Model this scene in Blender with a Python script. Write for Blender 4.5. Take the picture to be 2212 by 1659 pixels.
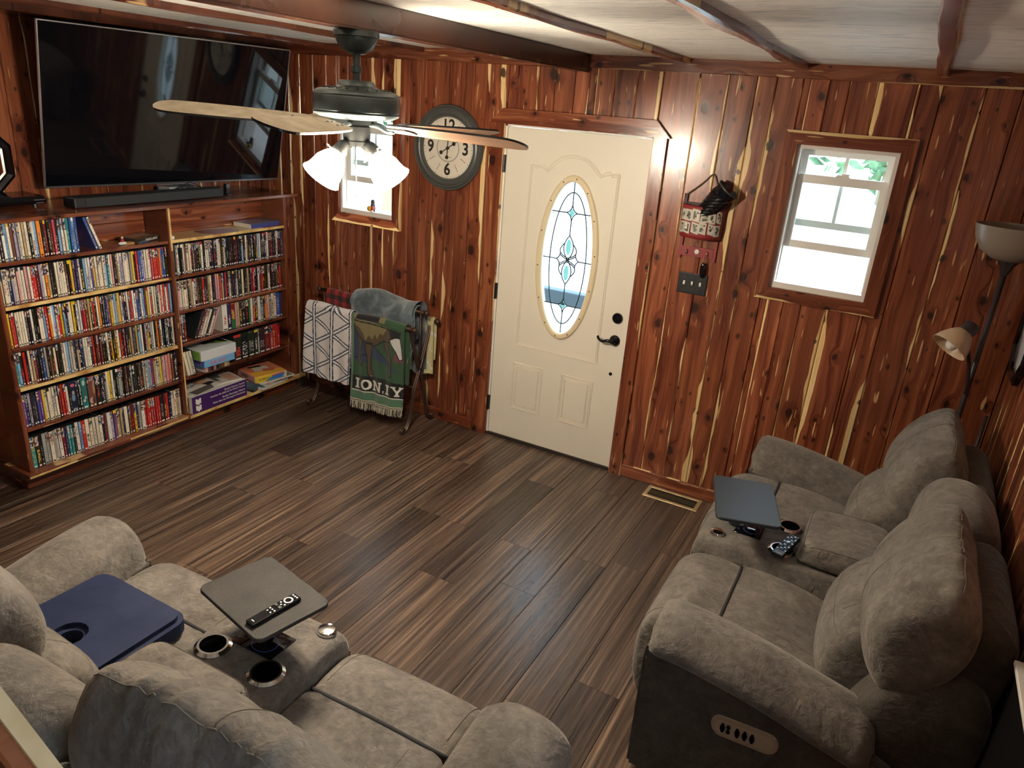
import bpy, bmesh, math, random
from math import sin, cos, pi, radians, sqrt
from mathutils import Matrix, Vector

for o in list(bpy.data.objects):
    bpy.data.objects.remove(o)
sc = bpy.context.scene
COL = sc.collection
rng = random.Random(7)

# ------------------------------------------------------------------ camera
F_PX, PITCH, YAW, ROLL = 1566.7, 0.3670, 0.4772, 0.0781
CAM = Vector((2.2643, -4.0605, 2.1736))
fw = Vector((-sin(YAW)*cos(PITCH), cos(YAW)*cos(PITCH), -sin(PITCH)))
rt0 = Vector((cos(YAW), sin(YAW), 0)); up0 = rt0.cross(fw)
rt = cos(ROLL)*rt0 + sin(ROLL)*up0
up = -sin(ROLL)*rt0 + cos(ROLL)*up0
cd = bpy.data.cameras.new('camera'); cam = bpy.data.objects.new('camera', cd); COL.objects.link(cam)
cd.sensor_width = 36; cd.lens = F_PX/2212*36; cd.clip_start = 0.02
cam.matrix_world = Matrix(((rt.x, up.x, -fw.x, CAM.x), (rt.y, up.y, -fw.y, CAM.y), (rt.z, up.z, -fw.z, CAM.z), (0, 0, 0, 1)))
sc.camera = cam

# ------------------------------------------------------------------ sky and exposure
LAMP_W = 185.0        # strength of the lit glass shades of the fan light
SKY_W = 4.2
w = bpy.data.worlds.new('sky'); sc.world = w; w.use_nodes = True
bg = w.node_tree.nodes['Background']
bg.inputs[0].default_value = (0.72, 0.86, 1.0, 1); bg.inputs[1].default_value = SKY_W
sc.view_settings.view_transform = 'Standard'; sc.view_settings.look = 'None'
sc.view_settings.gamma = 1; sc.view_settings.use_curve_mapping = False
sc.view_settings.exposure = 0.90


def portal(loc, rot, sx, sy):
    l = bpy.data.lights.new('daylight_portal', 'AREA'); l.shape = 'RECTANGLE'; l.size = sx; l.size_y = sy
    l.cycles.is_portal = True
    o = bpy.data.objects.new('daylight_portal', l); COL.objects.link(o); o.location = loc; o.rotation_euler = rot


portal((1.91, 0.14, 1.73), (radians(-90), 0, 0), .47, .73)
portal((-1.08, 0.14, 1.74), (radians(-90), 0, 0), .47, .73)
portal((0.47, 0.06, 1.30), (radians(-90), 0, 0), .34, .94)
portal((2.95, -4.0, 1.60), (0, radians(90), 0), 1.1, 1.1)

# ------------------------------------------------------------------ material helpers
class NT:
    def __init__(s, name):
        s.m = bpy.data.materials.new(name); s.m.use_nodes = True
        s.t = s.m.node_tree; s.b = s.t.nodes['Principled BSDF']; s.out = s.t.nodes['Material Output']

    def n(s, typ, **kw):
        nd = s.t.nodes.new(typ)
        for k, v in kw.items():
            setattr(nd, k, v)
        return nd

    def set(s, sock, v):
        if isinstance(v, bpy.types.NodeSocket):
            s.t.links.new(v, sock)
        elif v is not None:
            sock.default_value = v

    def math(s, op, a, b=None, c=None, clamp=False):
        nd = s.n('ShaderNodeMath', operation=op, use_clamp=clamp)
        s.set(nd.inputs[0], a)
        if b is not None: s.set(nd.inputs[1], b)
        if c is not None: s.set(nd.inputs[2], c)
        return nd.outputs[0]

    def mix(s, f, a, b, blend='MIX'):
        nd = s.n('ShaderNodeMix', data_type='RGBA', blend_type=blend)
        s.set(nd.inputs[0], f); s.set(nd.inputs[6], a); s.set(nd.inputs[7], b)
        return nd.outputs[2]

    def comb(s, x, y, z):
        nd = s.n('ShaderNodeCombineXYZ'); s.set(nd.inputs[0], x); s.set(nd.inputs[1], y); s.set(nd.inputs[2], z)
        return nd.outputs[0]

    def sep(s, v):
        nd = s.n('ShaderNodeSeparateXYZ'); s.set(nd.inputs[0], v); return nd.outputs

    def obj(s):
        return s.n('ShaderNodeTexCoord').outputs['Object']

    def info(s):
        return s.n('ShaderNodeObjectInfo')

    def noise(s, vec, scale, detail=2, rough=.5, dist=0.0):
        nd = s.n('ShaderNodeTexNoise'); s.set(nd.inputs['Vector'], vec)
        s.set(nd.inputs['Scale'], scale); s.set(nd.inputs['Detail'], detail)
        s.set(nd.inputs['Roughness'], rough); s.set(nd.inputs['Distortion'], dist)
        return nd.outputs['Fac']

    def voro(s, vec, scale, rnd=1.0):
        nd = s.n('ShaderNodeTexVoronoi', voronoi_dimensions='2D'); s.set(nd.inputs['Vector'], vec)
        s.set(nd.inputs['Scale'], scale); s.set(nd.inputs['Randomness'], rnd)
        return nd.outputs['Distance'], nd.outputs['Color']

    def ramp(s, f, stops):
        nd = s.n('ShaderNodeValToRGB'); s.set(nd.inputs[0], f)
        el = nd.color_ramp.elements
        while len(el) < len(stops): el.new(.5)
        for e, (p, c) in zip(el, stops):
            e.position = p
            e.color = (c, c, c, 1) if isinstance(c, (int, float)) else (*c, 1)
        return nd.outputs[0]

    def step(s, v, lo, hi):
        nd = s.n('ShaderNodeMapRange', interpolation_type='SMOOTHSTEP')
        s.set(nd.inputs[0], v); s.set(nd.inputs[1], lo); s.set(nd.inputs[2], hi)
        return nd.outputs[0]

    def bump(s, h, strength, dist=.01):
        nd = s.n('ShaderNodeBump'); s.set(nd.inputs['Height'], h)
        nd.inputs['Strength'].default_value = strength; nd.inputs['Distance'].default_value = dist
        s.t.links.new(nd.outputs[0], s.b.inputs['Normal'])

    def base(s, c): s.set(s.b.inputs['Base Color'], c if isinstance(c, bpy.types.NodeSocket) else (*c, 1))

    def p(s, **kw):
        for k, v in kw.items():
            s.set(s.b.inputs[k.replace('_', ' ')], v)
        return s


def simple(name, col, rough=.5, metal=0, **kw):
    s = NT(name); s.base(col); s.p(Roughness=rough, Metallic=metal, **kw); return s.m


def cedar(name, tone=1.0, gloss=.27):
    """red cedar: x across the board, z along it; object colour = (sap left, sap right, width, tone)"""
    s = NT(name)
    inf = s.info(); x, y, z = s.sep(s.obj())
    o = s.math('MULTIPLY', inf.outputs['Random'], 57.0)
    sepc = s.n('ShaderNodeSeparateColor'); s.set(sepc.inputs[0], inf.outputs['Color'])
    sl, sr, wd = sepc.outputs; tn = inf.outputs['Alpha']
    xo = s.math('ADD', x, o); zo = s.math('ADD', z, s.math('MULTIPLY', o, 3.3))
    yo = s.math('ADD', y, o)
    low = s.noise(s.comb(s.math('MULTIPLY', xo, 5), yo, s.math('MULTIPLY', zo, 1.6)), 1.0, 2)
    # knots
    kv = s.comb(s.math('MULTIPLY', xo, 5.2), s.math('MULTIPLY', zo, 3.6), 0.0)
    kd, kc = s.voro(kv, 1.0)
    kcs = s.n('ShaderNodeSeparateColor'); s.set(kcs.inputs[0], kc)
    kr = kcs.outputs[0]
    wob = s.noise(s.comb(s.math('MULTIPLY', xo, 55), yo, s.math('MULTIPLY', zo, 35)), 1.0, 3)
    kdw = s.math('ADD', kd, s.math('MULTIPLY', s.math('SUBTRACT', wob, .5), .10))
    size = s.math('MULTIPLY_ADD', s.math('POWER', kr, 1.8), .125, .034)
    knot = s.math('SUBTRACT', 1.0, s.step(kdw, s.math('MULTIPLY', size, .55), size))
    halo = s.math('SUBTRACT', 1.0, s.step(kdw, s.math('MULTIPLY', size, .8), s.math('MULTIPLY', size, 3.0)))
    # grain bends round the knots
    gx = s.math('ADD', s.math('MULTIPLY', xo, 30), s.math('ADD', s.math('MULTIPLY', low, 3.5), s.math('MULTIPLY', halo, 1.1)))
    g = s.noise(s.comb(gx, yo, s.math('MULTIPLY', zo, .9)), 1.0, 4, .6)
    gf = s.noise(s.comb(s.math('MULTIPLY', xo, 170), yo, s.math('MULTIPLY', zo, 2.5)), 1.0, 2)
    gg = s.math('ADD', s.math('MULTIPLY', g, .75), s.math('MULTIPLY', gf, .25))
    col = s.ramp(gg, [(.30, (.085, .017, .009)), (.45, (.185, .047, .021)), (.55, (.285, .083, .034)), (.70, (.44, .155, .065))])
    big = s.noise(s.comb(s.math('MULTIPLY', xo, 3.2), yo, s.math('MULTIPLY', zo, 1.1)), 1.0, 2)
    col = s.mix(s.math('MULTIPLY', s.step(big, .52, .68), .60), col, s.mix(1.0, col, (.52, .40, .40, 1), 'MULTIPLY'))
    col = s.mix(s.math('MULTIPLY', halo, .62), col, (.105, .022, .010, 1))
    # small pale flecks along the grain
    fl = s.noise(s.comb(s.math('MULTIPLY', xo, 62), yo, s.math('MULTIPLY', zo, 5.5)), 1.0, 1)
    col = s.mix(s.math('MULTIPLY', s.step(fl, .70, .75), .85), col, (.78, .48, .22, 1))
    # sapwood at the board's edges
    nz = s.noise(s.comb(o, yo, s.math('MULTIPLY', zo, 1.5)), 1.0, 3)
    nz2 = s.noise(s.comb(s.math('ADD', o, 9.0), yo, s.math('MULTIPLY', zo, 1.4)), 1.0, 3)
    half = s.math('MULTIPLY', wd, .5)
    fine = s.math('MULTIPLY', s.math('SUBTRACT', g, .5), .014)
    el = s.math('ADD', s.math('ADD', x, half), fine); er = s.math('ADD', s.math('SUBTRACT', half, x), fine)
    aL = s.math('MULTIPLY', sl, s.step(nz, .44, .66)); aR = s.math('MULTIPLY', sr, s.step(nz2, .44, .66))
    mL = s.math('MULTIPLY', s.math('MULTIPLY', s.math('SUBTRACT', aL, el), 400, clamp=True), s.math('GREATER_THAN', aL, .0015))
    mR = s.math('MULTIPLY', s.math('MULTIPLY', s.math('SUBTRACT', aR, er), 400, clamp=True), s.math('GREATER_THAN', aR, .0015))
    sap = s.math('MAXIMUM', mL, mR)
    sapc = s.mix(s.step(gf, .35, .65), (.76, .50, .20, 1), (.90, .68, .36, 1))
    col = s.mix(sap, col, sapc)
    col = s.mix(s.math('MULTIPLY', knot, .92), col, (.026, .010, .007, 1))
    pd, pc_ = s.voro(s.comb(s.math('MULTIPLY', xo, 13), s.math('MULTIPLY', zo, 8), 0.0), 1.0)
    pcs = s.n('ShaderNodeSeparateColor'); s.set(pcs.inputs[0], pc_)
    psz = s.math('MULTIPLY', s.math('SUBTRACT', pcs.outputs[1], .78), .75)
    pin = s.math('SUBTRACT', 1.0, s.step(s.math('ADD', pd, s.math('MULTIPLY', s.math('SUBTRACT', wob, .5), .12)), s.math('MULTIPLY', psz, .5), s.math('MAXIMUM', psz, .001)))
    col = s.mix(s.math('MULTIPLY', s.math('MULTIPLY', pin, s.step(psz, .0, .01)), .85), col, (.035, .010, .006, 1))
    t = s.math('MULTIPLY', tn, tone)
    tc = s.n('ShaderNodeCombineColor'); [s.set(tc.inputs[i], t) for i in range(3)]
    col = s.mix(1.0, col, tc.outputs[0], 'MULTIPLY')
    s.base(col)
    s.p(Roughness=s.math('MULTIPLY_ADD', g, .16, gloss - .06), Specular_IOR_Level=.5, Coat_Weight=.35, Coat_Roughness=.16)
    s.bump(s.math('ADD', g, s.math('MULTIPLY', knot, -.8)), .12, .004)
    return s.m


def floorwood():
    s = NT('dark_bamboo_floor')
    inf = s.info(); x, y, z = s.sep(s.obj()); o = s.math('MULTIPLY', inf.outputs['Random'], 83.0)
    xo = s.math('ADD', x, o); zo = s.math('ADD', z, o)
    g = s.noise(s.comb(s.math('MULTIPLY', xo, 70), o, s.math('MULTIPLY', zo, 1.3)), 1.0, 5, .65)
    g2 = s.noise(s.comb(s.math('MULTIPLY', xo, 14), o, s.math('MULTIPLY', zo, .7)), 1.0, 3)
    col = s.ramp(g, [(.32, (.020, .013, .010)), (.46, (.066, .042, .029)), (.56, (.120, .077, .052)), (.72, (.26, .172, .112))])
    v = s.math('MULTIPLY_ADD', inf.outputs['Random'], .95, .50)
    v = s.math('MULTIPLY', v, s.math('MULTIPLY_ADD', g2, .9, .55))
    tc = s.n('ShaderNodeCombineColor'); [s.set(tc.inputs[i], v) for i in range(3)]
    s.base(s.mix(1.0, col, tc.outputs[0], 'MULTIPLY'))
    pit = s.noise(s.comb(s.math('MULTIPLY', xo, 120), o, s.math('MULTIPLY', zo, 22)), 1.0, 2)
    wav = s.noise(s.comb(s.math('MULTIPLY', xo, 20), o, s.math('MULTIPLY', zo, 6)), 1.0, 2)
    s.p(Roughness=s.math('MULTIPLY_ADD', g, .22, .24), Coat_Weight=.25, Coat_Roughness=.25)
    s.bump(s.math('ADD', s.math('MULTIPLY', s.step(pit, .30, .40), .6), s.math('ADD', s.math('MULTIPLY', wav, 1.2), s.math('MULTIPLY', g, .5))),   .45, .004)
    return s.m


def plaster():
    s = NT('troweled_plaster')
    v = s.obj(); x, y, z = s.sep(v)
    st = s.noise(s.comb(s.math('MULTIPLY', x, 3.0), s.math('MULTIPLY', y, 11), z), 1.0, 4, .6, 1.5)
    st2 = s.noise(s.comb(s.math('MULTIPLY', x, 9), s.math('MULTIPLY', y, 40), z), 1.0, 4, .6, .8)
    wv = s.n('ShaderNodeTexWave', wave_type='RINGS'); s.set(wv.inputs['Vector'], s.comb(s.math('MULTIPLY', x, .8), y, z))
    wv.inputs['Scale'].default_value = 9; wv.inputs['Distortion'].default_value = 9; wv.inputs['Detail'].default_value = 3
    h = s.math('ADD', s.math('MULTIPLY', st, .8), s.math('ADD', s.math('MULTIPLY', st2, .5), s.math('MULTIPLY', wv.outputs['Fac'], .12)))
    col = s.ramp(h, [(.40, (.34, .38, .38)), (.54, (.62, .63, .60)), (.66, (.82, .79, .72)), (.88, (.88, .84, .75))])
    s.base(col); s.p(Roughness=.55); s.bump(h, .55, .012)
    return s.m


def suede(name, c1, c2, c3):
    s = NT(name); inf = s.info(); v = s.obj()
    a = s.noise(v, 5.5, 4, .6, .8); b = s.noise(v, 38, 4, .65, .4); c = s.noise(v, 420, 2)
    f = s.math('ADD', s.math('MULTIPLY', a, .55), s.math('MULTIPLY', b, .45))
    col = s.ramp(f, [(.36, c1), (.50, c2), (.64, c3)])
    s.base(col); s.p(Roughness=.92, Specular_IOR_Level=.18, Sheen_Weight=.35, Sheen_Roughness=.45, Sheen_Tint=(.9, .82, .72, 1))
    wr = s.noise(v, 9, 3, .55, 1.2)
    wr2 = s.noise(v, 26, 3, .55, 2.0)
    s.bump(s.math('ADD', s.math('ADD', wr, s.math('MULTIPLY', wr2, .35)), s.math('MULTIPLY', c, .06)), .55, .022)
    return s.m


def vcol(name, rough=.5, coat=0.0, sheen=0.0, bumpscale=0, bs=.3):
    s = NT(name); a = s.n('ShaderNodeVertexColor'); a.layer_name = 'Col'
    s.base(a.outputs['Color']); s.p(Roughness=rough, Coat_Weight=coat, Sheen_Weight=sheen)
    if bumpscale:
        s.bump(s.noise(s.obj(), bumpscale, 3), bs, .004)
    return s.m


def glass(name, tint=(1, 1, 1), refl=.10, rough=.02, bump=0):
    s = NT(name); s.t.nodes.remove(s.b)
    tr = s.n('ShaderNodeBsdfTransparent'); tr.inputs[0].default_value = (*tint, 1)
    gl = s.n('ShaderNodeBsdfGlossy'); gl.inputs['Roughness'].default_value = rough
    mx = s.n('ShaderNodeMixShader'); mx.inputs[0].default_value = refl
    s.t.links.new(tr.outputs[0], mx.inputs[1]); s.t.links.new(gl.outputs[0], mx.inputs[2])
    s.t.links.new(mx.outputs[0], s.out.inputs[0])
    if bump:
        bn = s.n('ShaderNodeBump'); bn.inputs['Strength'].default_value = .6
        s.set(bn.inputs['Height'], s.noise(s.obj(), bump, 2)); s.t.links.new(bn.outputs[0], gl.inputs['Normal'])
    return s.m


def emit(name, col, strength):
    s = NT(name); s.base(col); s.p(Roughness=.4, Emission_Color=(*col, 1), Emission_Strength=strength); return s.m


M = {}
M['cedar'] = cedar('cedar_plank'); M['cedar_trim'] = cedar('cedar_trim', .95, .24)
M['cedar_dark'] = cedar('cedar_beam', .42, .24); M['cedar_case'] = cedar('cedar_bookcase', .80, .22)
M['floor'] = floorwood(); M['plaster'] = plaster()
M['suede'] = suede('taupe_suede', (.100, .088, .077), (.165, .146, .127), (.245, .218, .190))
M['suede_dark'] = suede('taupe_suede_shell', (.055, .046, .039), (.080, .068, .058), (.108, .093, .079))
M['seam'] = simple('seam_thread', (.17, .148, .122), .9)
M['welt'] = simple('dark_welt', (.030, .028, .028), .9)
M['white_paint'] = simple('door_paint', (.78, .72, .60), .42)
M['vinyl'] = simple('white_vinyl', (.80, .76, .70), .38)
M['cream_frame'] = simple('cream_plastic', (.74, .62, .40), .45)
M['black_metal'] = simple('black_metal', (.012, .012, .013), .35, .2)
M['fan_metal'] = simple('fan_bronze_metal', (.050, .062, .062), .36, .5)
M['blackplastic'] = simple('black_plastic', (.014, .015, .017), .38)
M['blacktray'] = simple('black_tray', (.022, .024, .027), .45)
M['glossblack'] = simple('gloss_black', (.006, .006, .008), .06)
M['screen'] = simple('tv_screen', (.004, .004, .006), .045, 0, Specular_IOR_Level=.55)
M['silver'] = simple('silver_edge', (.45, .45, .46), .3, .9)
M['chrome'] = simple('chrome', (.75, .74, .72), .12, 1.0)
M['brass'] = simple('pale_brass', (.62, .50, .28), .38, .6)
M['iron'] = simple('brown_iron', (.075, .040, .028), .45, .5)
M['lead'] = simple('lead_came', (.02, .025, .03), .4, .5)
M['pane'] = glass('window_glass', (.93, .98, .98), .07)
M['leaded'] = glass('door_glass', (.88, .95, .97), .08, .12, 90)
M['facet'] = glass('bevelled_glass', (.45, .66, .62), .25, .15, 40)
M['shade_lit'] = emit('lit_glass_shade', (1.0, .87, .69), LAMP_W)
M['print'] = vcol('printed_sleeve', .32, .25)
M['printmatte'] = vcol('printed_card', .5)
M['cloth'] = vcol('woven_cloth', .95, 0, .25, 260, .5)
M['plush'] = None
M['white'] = simple('white_plastic', (.80, .78, .72), .45)
M['ink'] = simple('black_ink', (.012, .012, .012), .6)
M['clock_frame'] = simple('clock_grey', (.105, .108, .102), .34, .35)
M['dial'] = simple('clock_dial', (.80, .74, .62), .4)
M['navy'] = None
M['red_paint'] = simple('red_paint', (.24, .022, .022), .5)
M['lampglass'] = simple('lamp_shade_plastic', (.27, .22, .18), .35, 0, Subsurface_Weight=.0)
M['lampglass2'] = simple('reading_shade_plastic', (.58, .42, .27), .35)
M['beige_panel'] = simple('beige_plastic', (.40, .31, .22), .4)
M['concrete'] = simple('pale_concrete', (.62, .60, .56), .9)
M['post_wood'] = simple('weathered_wood', (.40, .30, .20), .8)
M['bluering'] = emit('led_ring', (.10, .16, .7), .02)
M['hollow_shade'] = simple('cup_shade_black', (.003, .003, .003), .95, 0, Specular_IOR_Level=.0)  # black that paints in the shade of a cup's hollow
M['red_ink'] = simple('red_ink', (.45, .02, .02), .5)
M['pink_ink'] = simple('pink_ink', (.75, .12, .18), .5)

s = NT('grey_plush'); v = s.obj(); n1 = s.noise(v, 9, 3, .6, 1.0); n2 = s.noise(v, 160, 3)
s.base(s.ramp(n1, [(.35, (.065, .085, .10)), (.55, (.13, .165, .185)), (.7, (.24, .285, .305))]))
s.p(Roughness=.95, Sheen_Weight=.5); s.bump(s.math('ADD', n1, s.math('MULTIPLY', n2, .3)), .5, .02); M['plush'] = s.m
s = NT('navy_cover'); v = s.obj(); n1 = s.noise(v, 7, 2)
s.base(s.ramp(n1, [(.3, (.012, .019, .055)), (.7, (.022, .032, .080))])); s.p(Roughness=.65, Specular_IOR_Level=.25)
s.bump(s.noise(v, 14, 2), .25, .01); M['navy'] = s.m
s = NT('blade_top_dusty'); v = s.obj(); n1 = s.noise(v, 18, 4)
s.base(s.ramp(n1, [(.3, (.30, .245, .175)), (.7, (.44, .37, .28))])); s.p(Roughness=.8); M['blade_top'] = s.m
s = NT('blade_walnut'); x, y, z = s.sep(s.obj())
n1 = s.noise(s.comb(s.math('MULTIPLY', x, 3), s.math('MULTIPLY', y, 90), z), 1.0, 4)
s.base(s.ramp(n1, [(.3, (.055, .028, .018)), (.55, (.13, .072, .042)), (.75, (.25, .16, .10))])); s.p(Roughness=.4); M['blade_bot'] = s.m
s = NT('tree_leaf'); n1 = s.noise(s.obj(), 2.0, 3)
s.base(s.ramp(n1, [(.35, (.05, .12, .06)), (.65, (.25, .42, .22))])); s.p(Roughness=.7); M['leaf'] = s.m
s = NT('tray_leather'); n1 = s.noise(s.obj(), 500, 2); n2 = s.noise(s.obj(), 9, 3)
s.base(s.ramp(s.math('ADD', s.math('MULTIPLY', n1, .6), s.math('MULTIPLY', n2, .4)), [(.35, (.018, .0175, .017)), (.65, (.052, .049, .045))]))
s.p(Roughness=.62, Specular_IOR_Level=.3); s.bump(n1, .4, .002); M['tray_grain'] = s.m

# ------------------------------------------------------------------ geometry helpers
MW = {}


def lk(o):
    COL.objects.link(o); return o


class B:
    """collects verts and faces, then builds ONE mesh object"""
    def __init__(s): s.v = []; s.f = []; s.mi = []; s.sm = []; s.c = []; s.cur = 0; s.smooth = False; s.col = None

    def vert(s, p): s.v.append(tuple(p)); return len(s.v)-1

    def face(s, idx):
        s.f.append(tuple(idx)); s.mi.append(s.cur); s.sm.append(s.smooth); s.c.append(s.col)

    def box(s, x0, x1, y0, y1, z0, z1):
        i = len(s.v)
        for x in (x0, x1):
            for y in (y0, y1):
                for z in (z0, z1): s.v.append((x, y, z))
        for f in ((0, 1, 3, 2), (4, 6, 7, 5), (0, 4, 5, 1), (2, 3, 7, 6), (0, 2, 6, 4), (1, 5, 7, 3)):
            s.face([i+k for k in f])
        return s

    def rbox(s, x0, x1, y0, y1, z0, z1, r=.01, seg=2):
        bm = bmesh.new(); bmesh.ops.create_cube(bm, size=1)
        for v in bm.verts:
            v.co = ((x0+x1)/2+v.co.x*(x1-x0), (y0+y1)/2+v.co.y*(y1-y0), (z0+z1)/2+v.co.z*(z1-z0))
        bmesh.ops.bevel(bm, geom=list(bm.edges), offset=r, segments=seg, profile=.5, affect='EDGES')
        s.frombm(bm); return s

    def frombm(s, bm):
        i = len(s.v); bm.verts.ensure_lookup_table()
        for k, v in enumerate(bm.verts): v.index = k; s.v.append(tuple(v.co))
        for f in bm.faces: s.face([i+v.index for v in f.verts])
        bm.free()

    def prism(s, poly, h0, h1, ax='y'):
        """polygon in the plane across ax, extruded along it"""
        def P(a, b, h): return {'y': (a, h, b), 'z': (a, b, h), 'x': (h, a, b)}[ax]
        i = len(s.v); n = len(poly)
        for h in (h0, h1):
            for a, b in poly: s.v.append(P(a, b, h))
        s.face([i+k for k in range(n)][::-1]); s.face([i+n+k for k in range(n)])
        for k in range(n):
            l = (k+1) % n; s.face([i+k, i+l, i+n+l, i+n+k])
        return s

    def tube(s, pts, r, n=8, closed=False, caps=True):
        pts = [Vector(p) for p in pts]; L = len(pts)
        rr = r if isinstance(r, (list, tuple)) else [r]*L
        rings = []; prev = None
        for k in range(L):
            if closed: t = pts[(k+1) % L]-pts[k-1]
            else: t = pts[min(k+1, L-1)]-pts[max(k-1, 0)]
            if t.length < 1e-9: t = Vector((0, 0, 1))
            t.normalize()
            if prev is None:
                a = Vector((0, 0, 1)) if abs(t.z) < .9 else Vector((1, 0, 0))
                u = t.cross(a).normalized()
            else:
                u = prev-t*prev.dot(t)
                u = u.normalized() if u.length > 1e-6 else t.orthogonal().normalized()
            prev = u; wv = t.cross(u)
            rings.append([s.vert(pts[k]+rr[k]*(cos(2*pi*j/n)*u+sin(2*pi*j/n)*wv)) for j in range(n)])
        for k in range(L if closed else L-1):
            a, b = rings[k], rings[(k+1) % L]
            for j in range(n): s.face([a[j], a[(j+1) % n], b[(j+1) % n], b[j]])
        if caps and not closed: s.face(rings[0][::-1]); s.face(rings[-1])
        return s

    def lathe(s, prof, n=32, mat=None, cap0=False, cap1=False):
        """profile (r, h) turned about local z, optionally moved by a matrix"""
        rings = []
        for r, h in prof:
            ring = []
            for j in range(n):
                p = Vector((r*cos(2*pi*j/n), r*sin(2*pi*j/n), h))
                ring.append(s.vert(mat @ p if mat else p))
            rings.append(ring)
        for a, b in zip(rings, rings[1:]):
            for j in range(n): s.face([a[j], a[(j+1) % n], b[(j+1) % n], b[j]])
        if cap0: s.face(rings[0][::-1])
        if cap1: s.face(rings[-1])
        return s

    def grid(s, fn, nu, nv, colfn=None):
        ids = [[s.vert(fn(a/nu, b/nv)) for b in range(nv+1)] for a in range(nu+1)]
        for a in range(nu):
            for b in range(nv):
                if colfn: s.col = colfn((a+.5)/nu, (b+.5)/nv)
                s.face([ids[a][b], ids[a+1][b], ids[a+1][b+1], ids[a][b+1]])
        s.col = None; return s

    def ball(s, c, r, n=10, sq=(1, 1, 1)):
        prof = [(max(1e-4, sin(pi*k/n)), -cos(pi*k/n)) for k in range(n+1)]
        i = len(s.v); s.lathe(prof, n*2)
        for k in range(i, len(s.v)):
            p = s.v[k]; s.v[k] = (c[0]+p[0]*r*sq[0], c[1]+p[1]*r*sq[1], c[2]+p[2]*r*sq[2])
        return s

    def mesh(s, name, mats, inv=None, fix=True):
        me = bpy.data.meshes.new(name)
        vs = [inv @ Vector(p) for p in s.v] if inv is not None else s.v
        me.from_pydata(vs, [], s.f)
        for m in (mats if isinstance(mats, (list, tuple)) else [mats]): me.materials.append(m)
        me.polygons.foreach_set('material_index', s.mi); me.polygons.foreach_set('use_smooth', s.sm)
        if any(c is not None for c in s.c):
            at = me.color_attributes.new('Col', 'FLOAT_COLOR', 'CORNER'); data = []
            for p, c in zip(me.polygons, s.c):
                c = c or (.02, .02, .02)
                data.extend([c[0], c[1], c[2], 1.0]*p.loop_total)
            at.data.foreach_set('color', data)
        if fix:
            bm = bmesh.new(); bm.from_mesh(me); bmesh.ops.recalc_face_normals(bm, faces=bm.faces); bm.to_mesh(me); bm.free()
        me.update(); return me

    def build(s, name, mats, parent=None, world=True, fix=True):
        inv = None
        if parent is not None and world: inv = MW[parent.name].inverted()
        o = lk(bpy.data.objects.new(name, s.mesh(name, mats, inv, fix)))
        if parent is not None: o.parent = parent; MW[o.name] = MW[parent.name]
        else: MW[o.name] = Matrix.Identity(4)
        return o


def smoothed(o):
    for p in o.data.polygons: p.use_smooth = True
    return o


def autosm(o, ang=40):
    for p in o.data.polygons: p.use_smooth = True
    try: o.data.set_sharp_from_angle(angle=radians(ang))
    except Exception: pass
    return o


def tag(o, label=None, cat=None, group=None, kind=None):
    if label: o['label'] = label
    if cat: o['category'] = cat
    if group: o['group'] = group
    if kind: o['kind'] = kind
    return o


def thing(name, label, cat, loc=(0, 0, 0), rz=0, group=None, kind=None):
    o = lk(bpy.data.objects.new(name, None)); o.empty_display_size = .05
    o.location = loc; o.rotation_euler = (0, 0, rz)
    MW[o.name] = Matrix.Translation(loc) @ Matrix.Rotation(rz, 4, 'Z')
    return tag(o, label, cat, group, kind)


def solo(o, loc):
    """move the origin of a one-mesh thing to its base without moving it"""
    o.data.transform(Matrix.Translation(-Vector(loc))); o.location = loc; MW[o.name] = Matrix.Translation(loc); return o


def place(o, mat, parent=None):
    """give a built object the world matrix mat"""
    if parent is not None:
        o.parent = parent; o.matrix_local = MW[parent.name].inverted() @ mat
    else: o.matrix_local = mat
    MW[o.name] = mat; return o


def frame(orig, X, Y):
    X = Vector(X); Y = Vector(Y); Z = X.cross(Y)
    return Matrix(((X.x, Y.x, Z.x, orig[0]), (X.y, Y.y, Z.y, orig[1]), (X.z, Y.z, Z.z, orig[2]), (0, 0, 0, 1)))


def board(name, parent, orig, X, Y, width, length, thick, mat, sap=(0, 0), tone=1.0, ch=.0025, poly=None):
    """a plank: local x across, y into the wall, z along. chamfered front edges"""
    b = B(); h = width/2
    if poly is None:
        sec = [(-h, thick), (-h, ch), (-h+ch, 0), (h-ch, 0), (h, ch), (h, thick)]
        b.prism(sec, 0, length, 'z')
    else: b.prism(poly, 0, thick, 'y')
    o = lk(bpy.data.objects.new(name, b.mesh(name, mat)))
    o.color = (sap[0], sap[1], width, tone)
    place(o, frame(orig, X, Y), parent); return o


def text(name, body, size, mat, orig, X, Y, parent=None, depth=.0006, align='CENTER', sx=1.0):
    c = bpy.data.curves.new(name, 'FONT'); c.body = body; c.size = size; c.extrude = depth; c.align_x = align; c.align_y = 'CENTER'
    c.resolution_u = 3; c.offset = .022*size if name == 'numeral' else 0.0
    t = bpy.data.objects.new(name, c); me = bpy.data.meshes.new_from_object(t); bpy.data.objects.remove(t); bpy.data.curves.remove(c)
    me.name = name; me.materials.clear(); me.materials.append(mat)
    if sx != 1: me.transform(Matrix.Diagonal((sx, 1, 1, 1)))
    o = lk(bpy.data.objects.new(name, me)); place(o, frame(orig, X, Y), parent); return o


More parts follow.
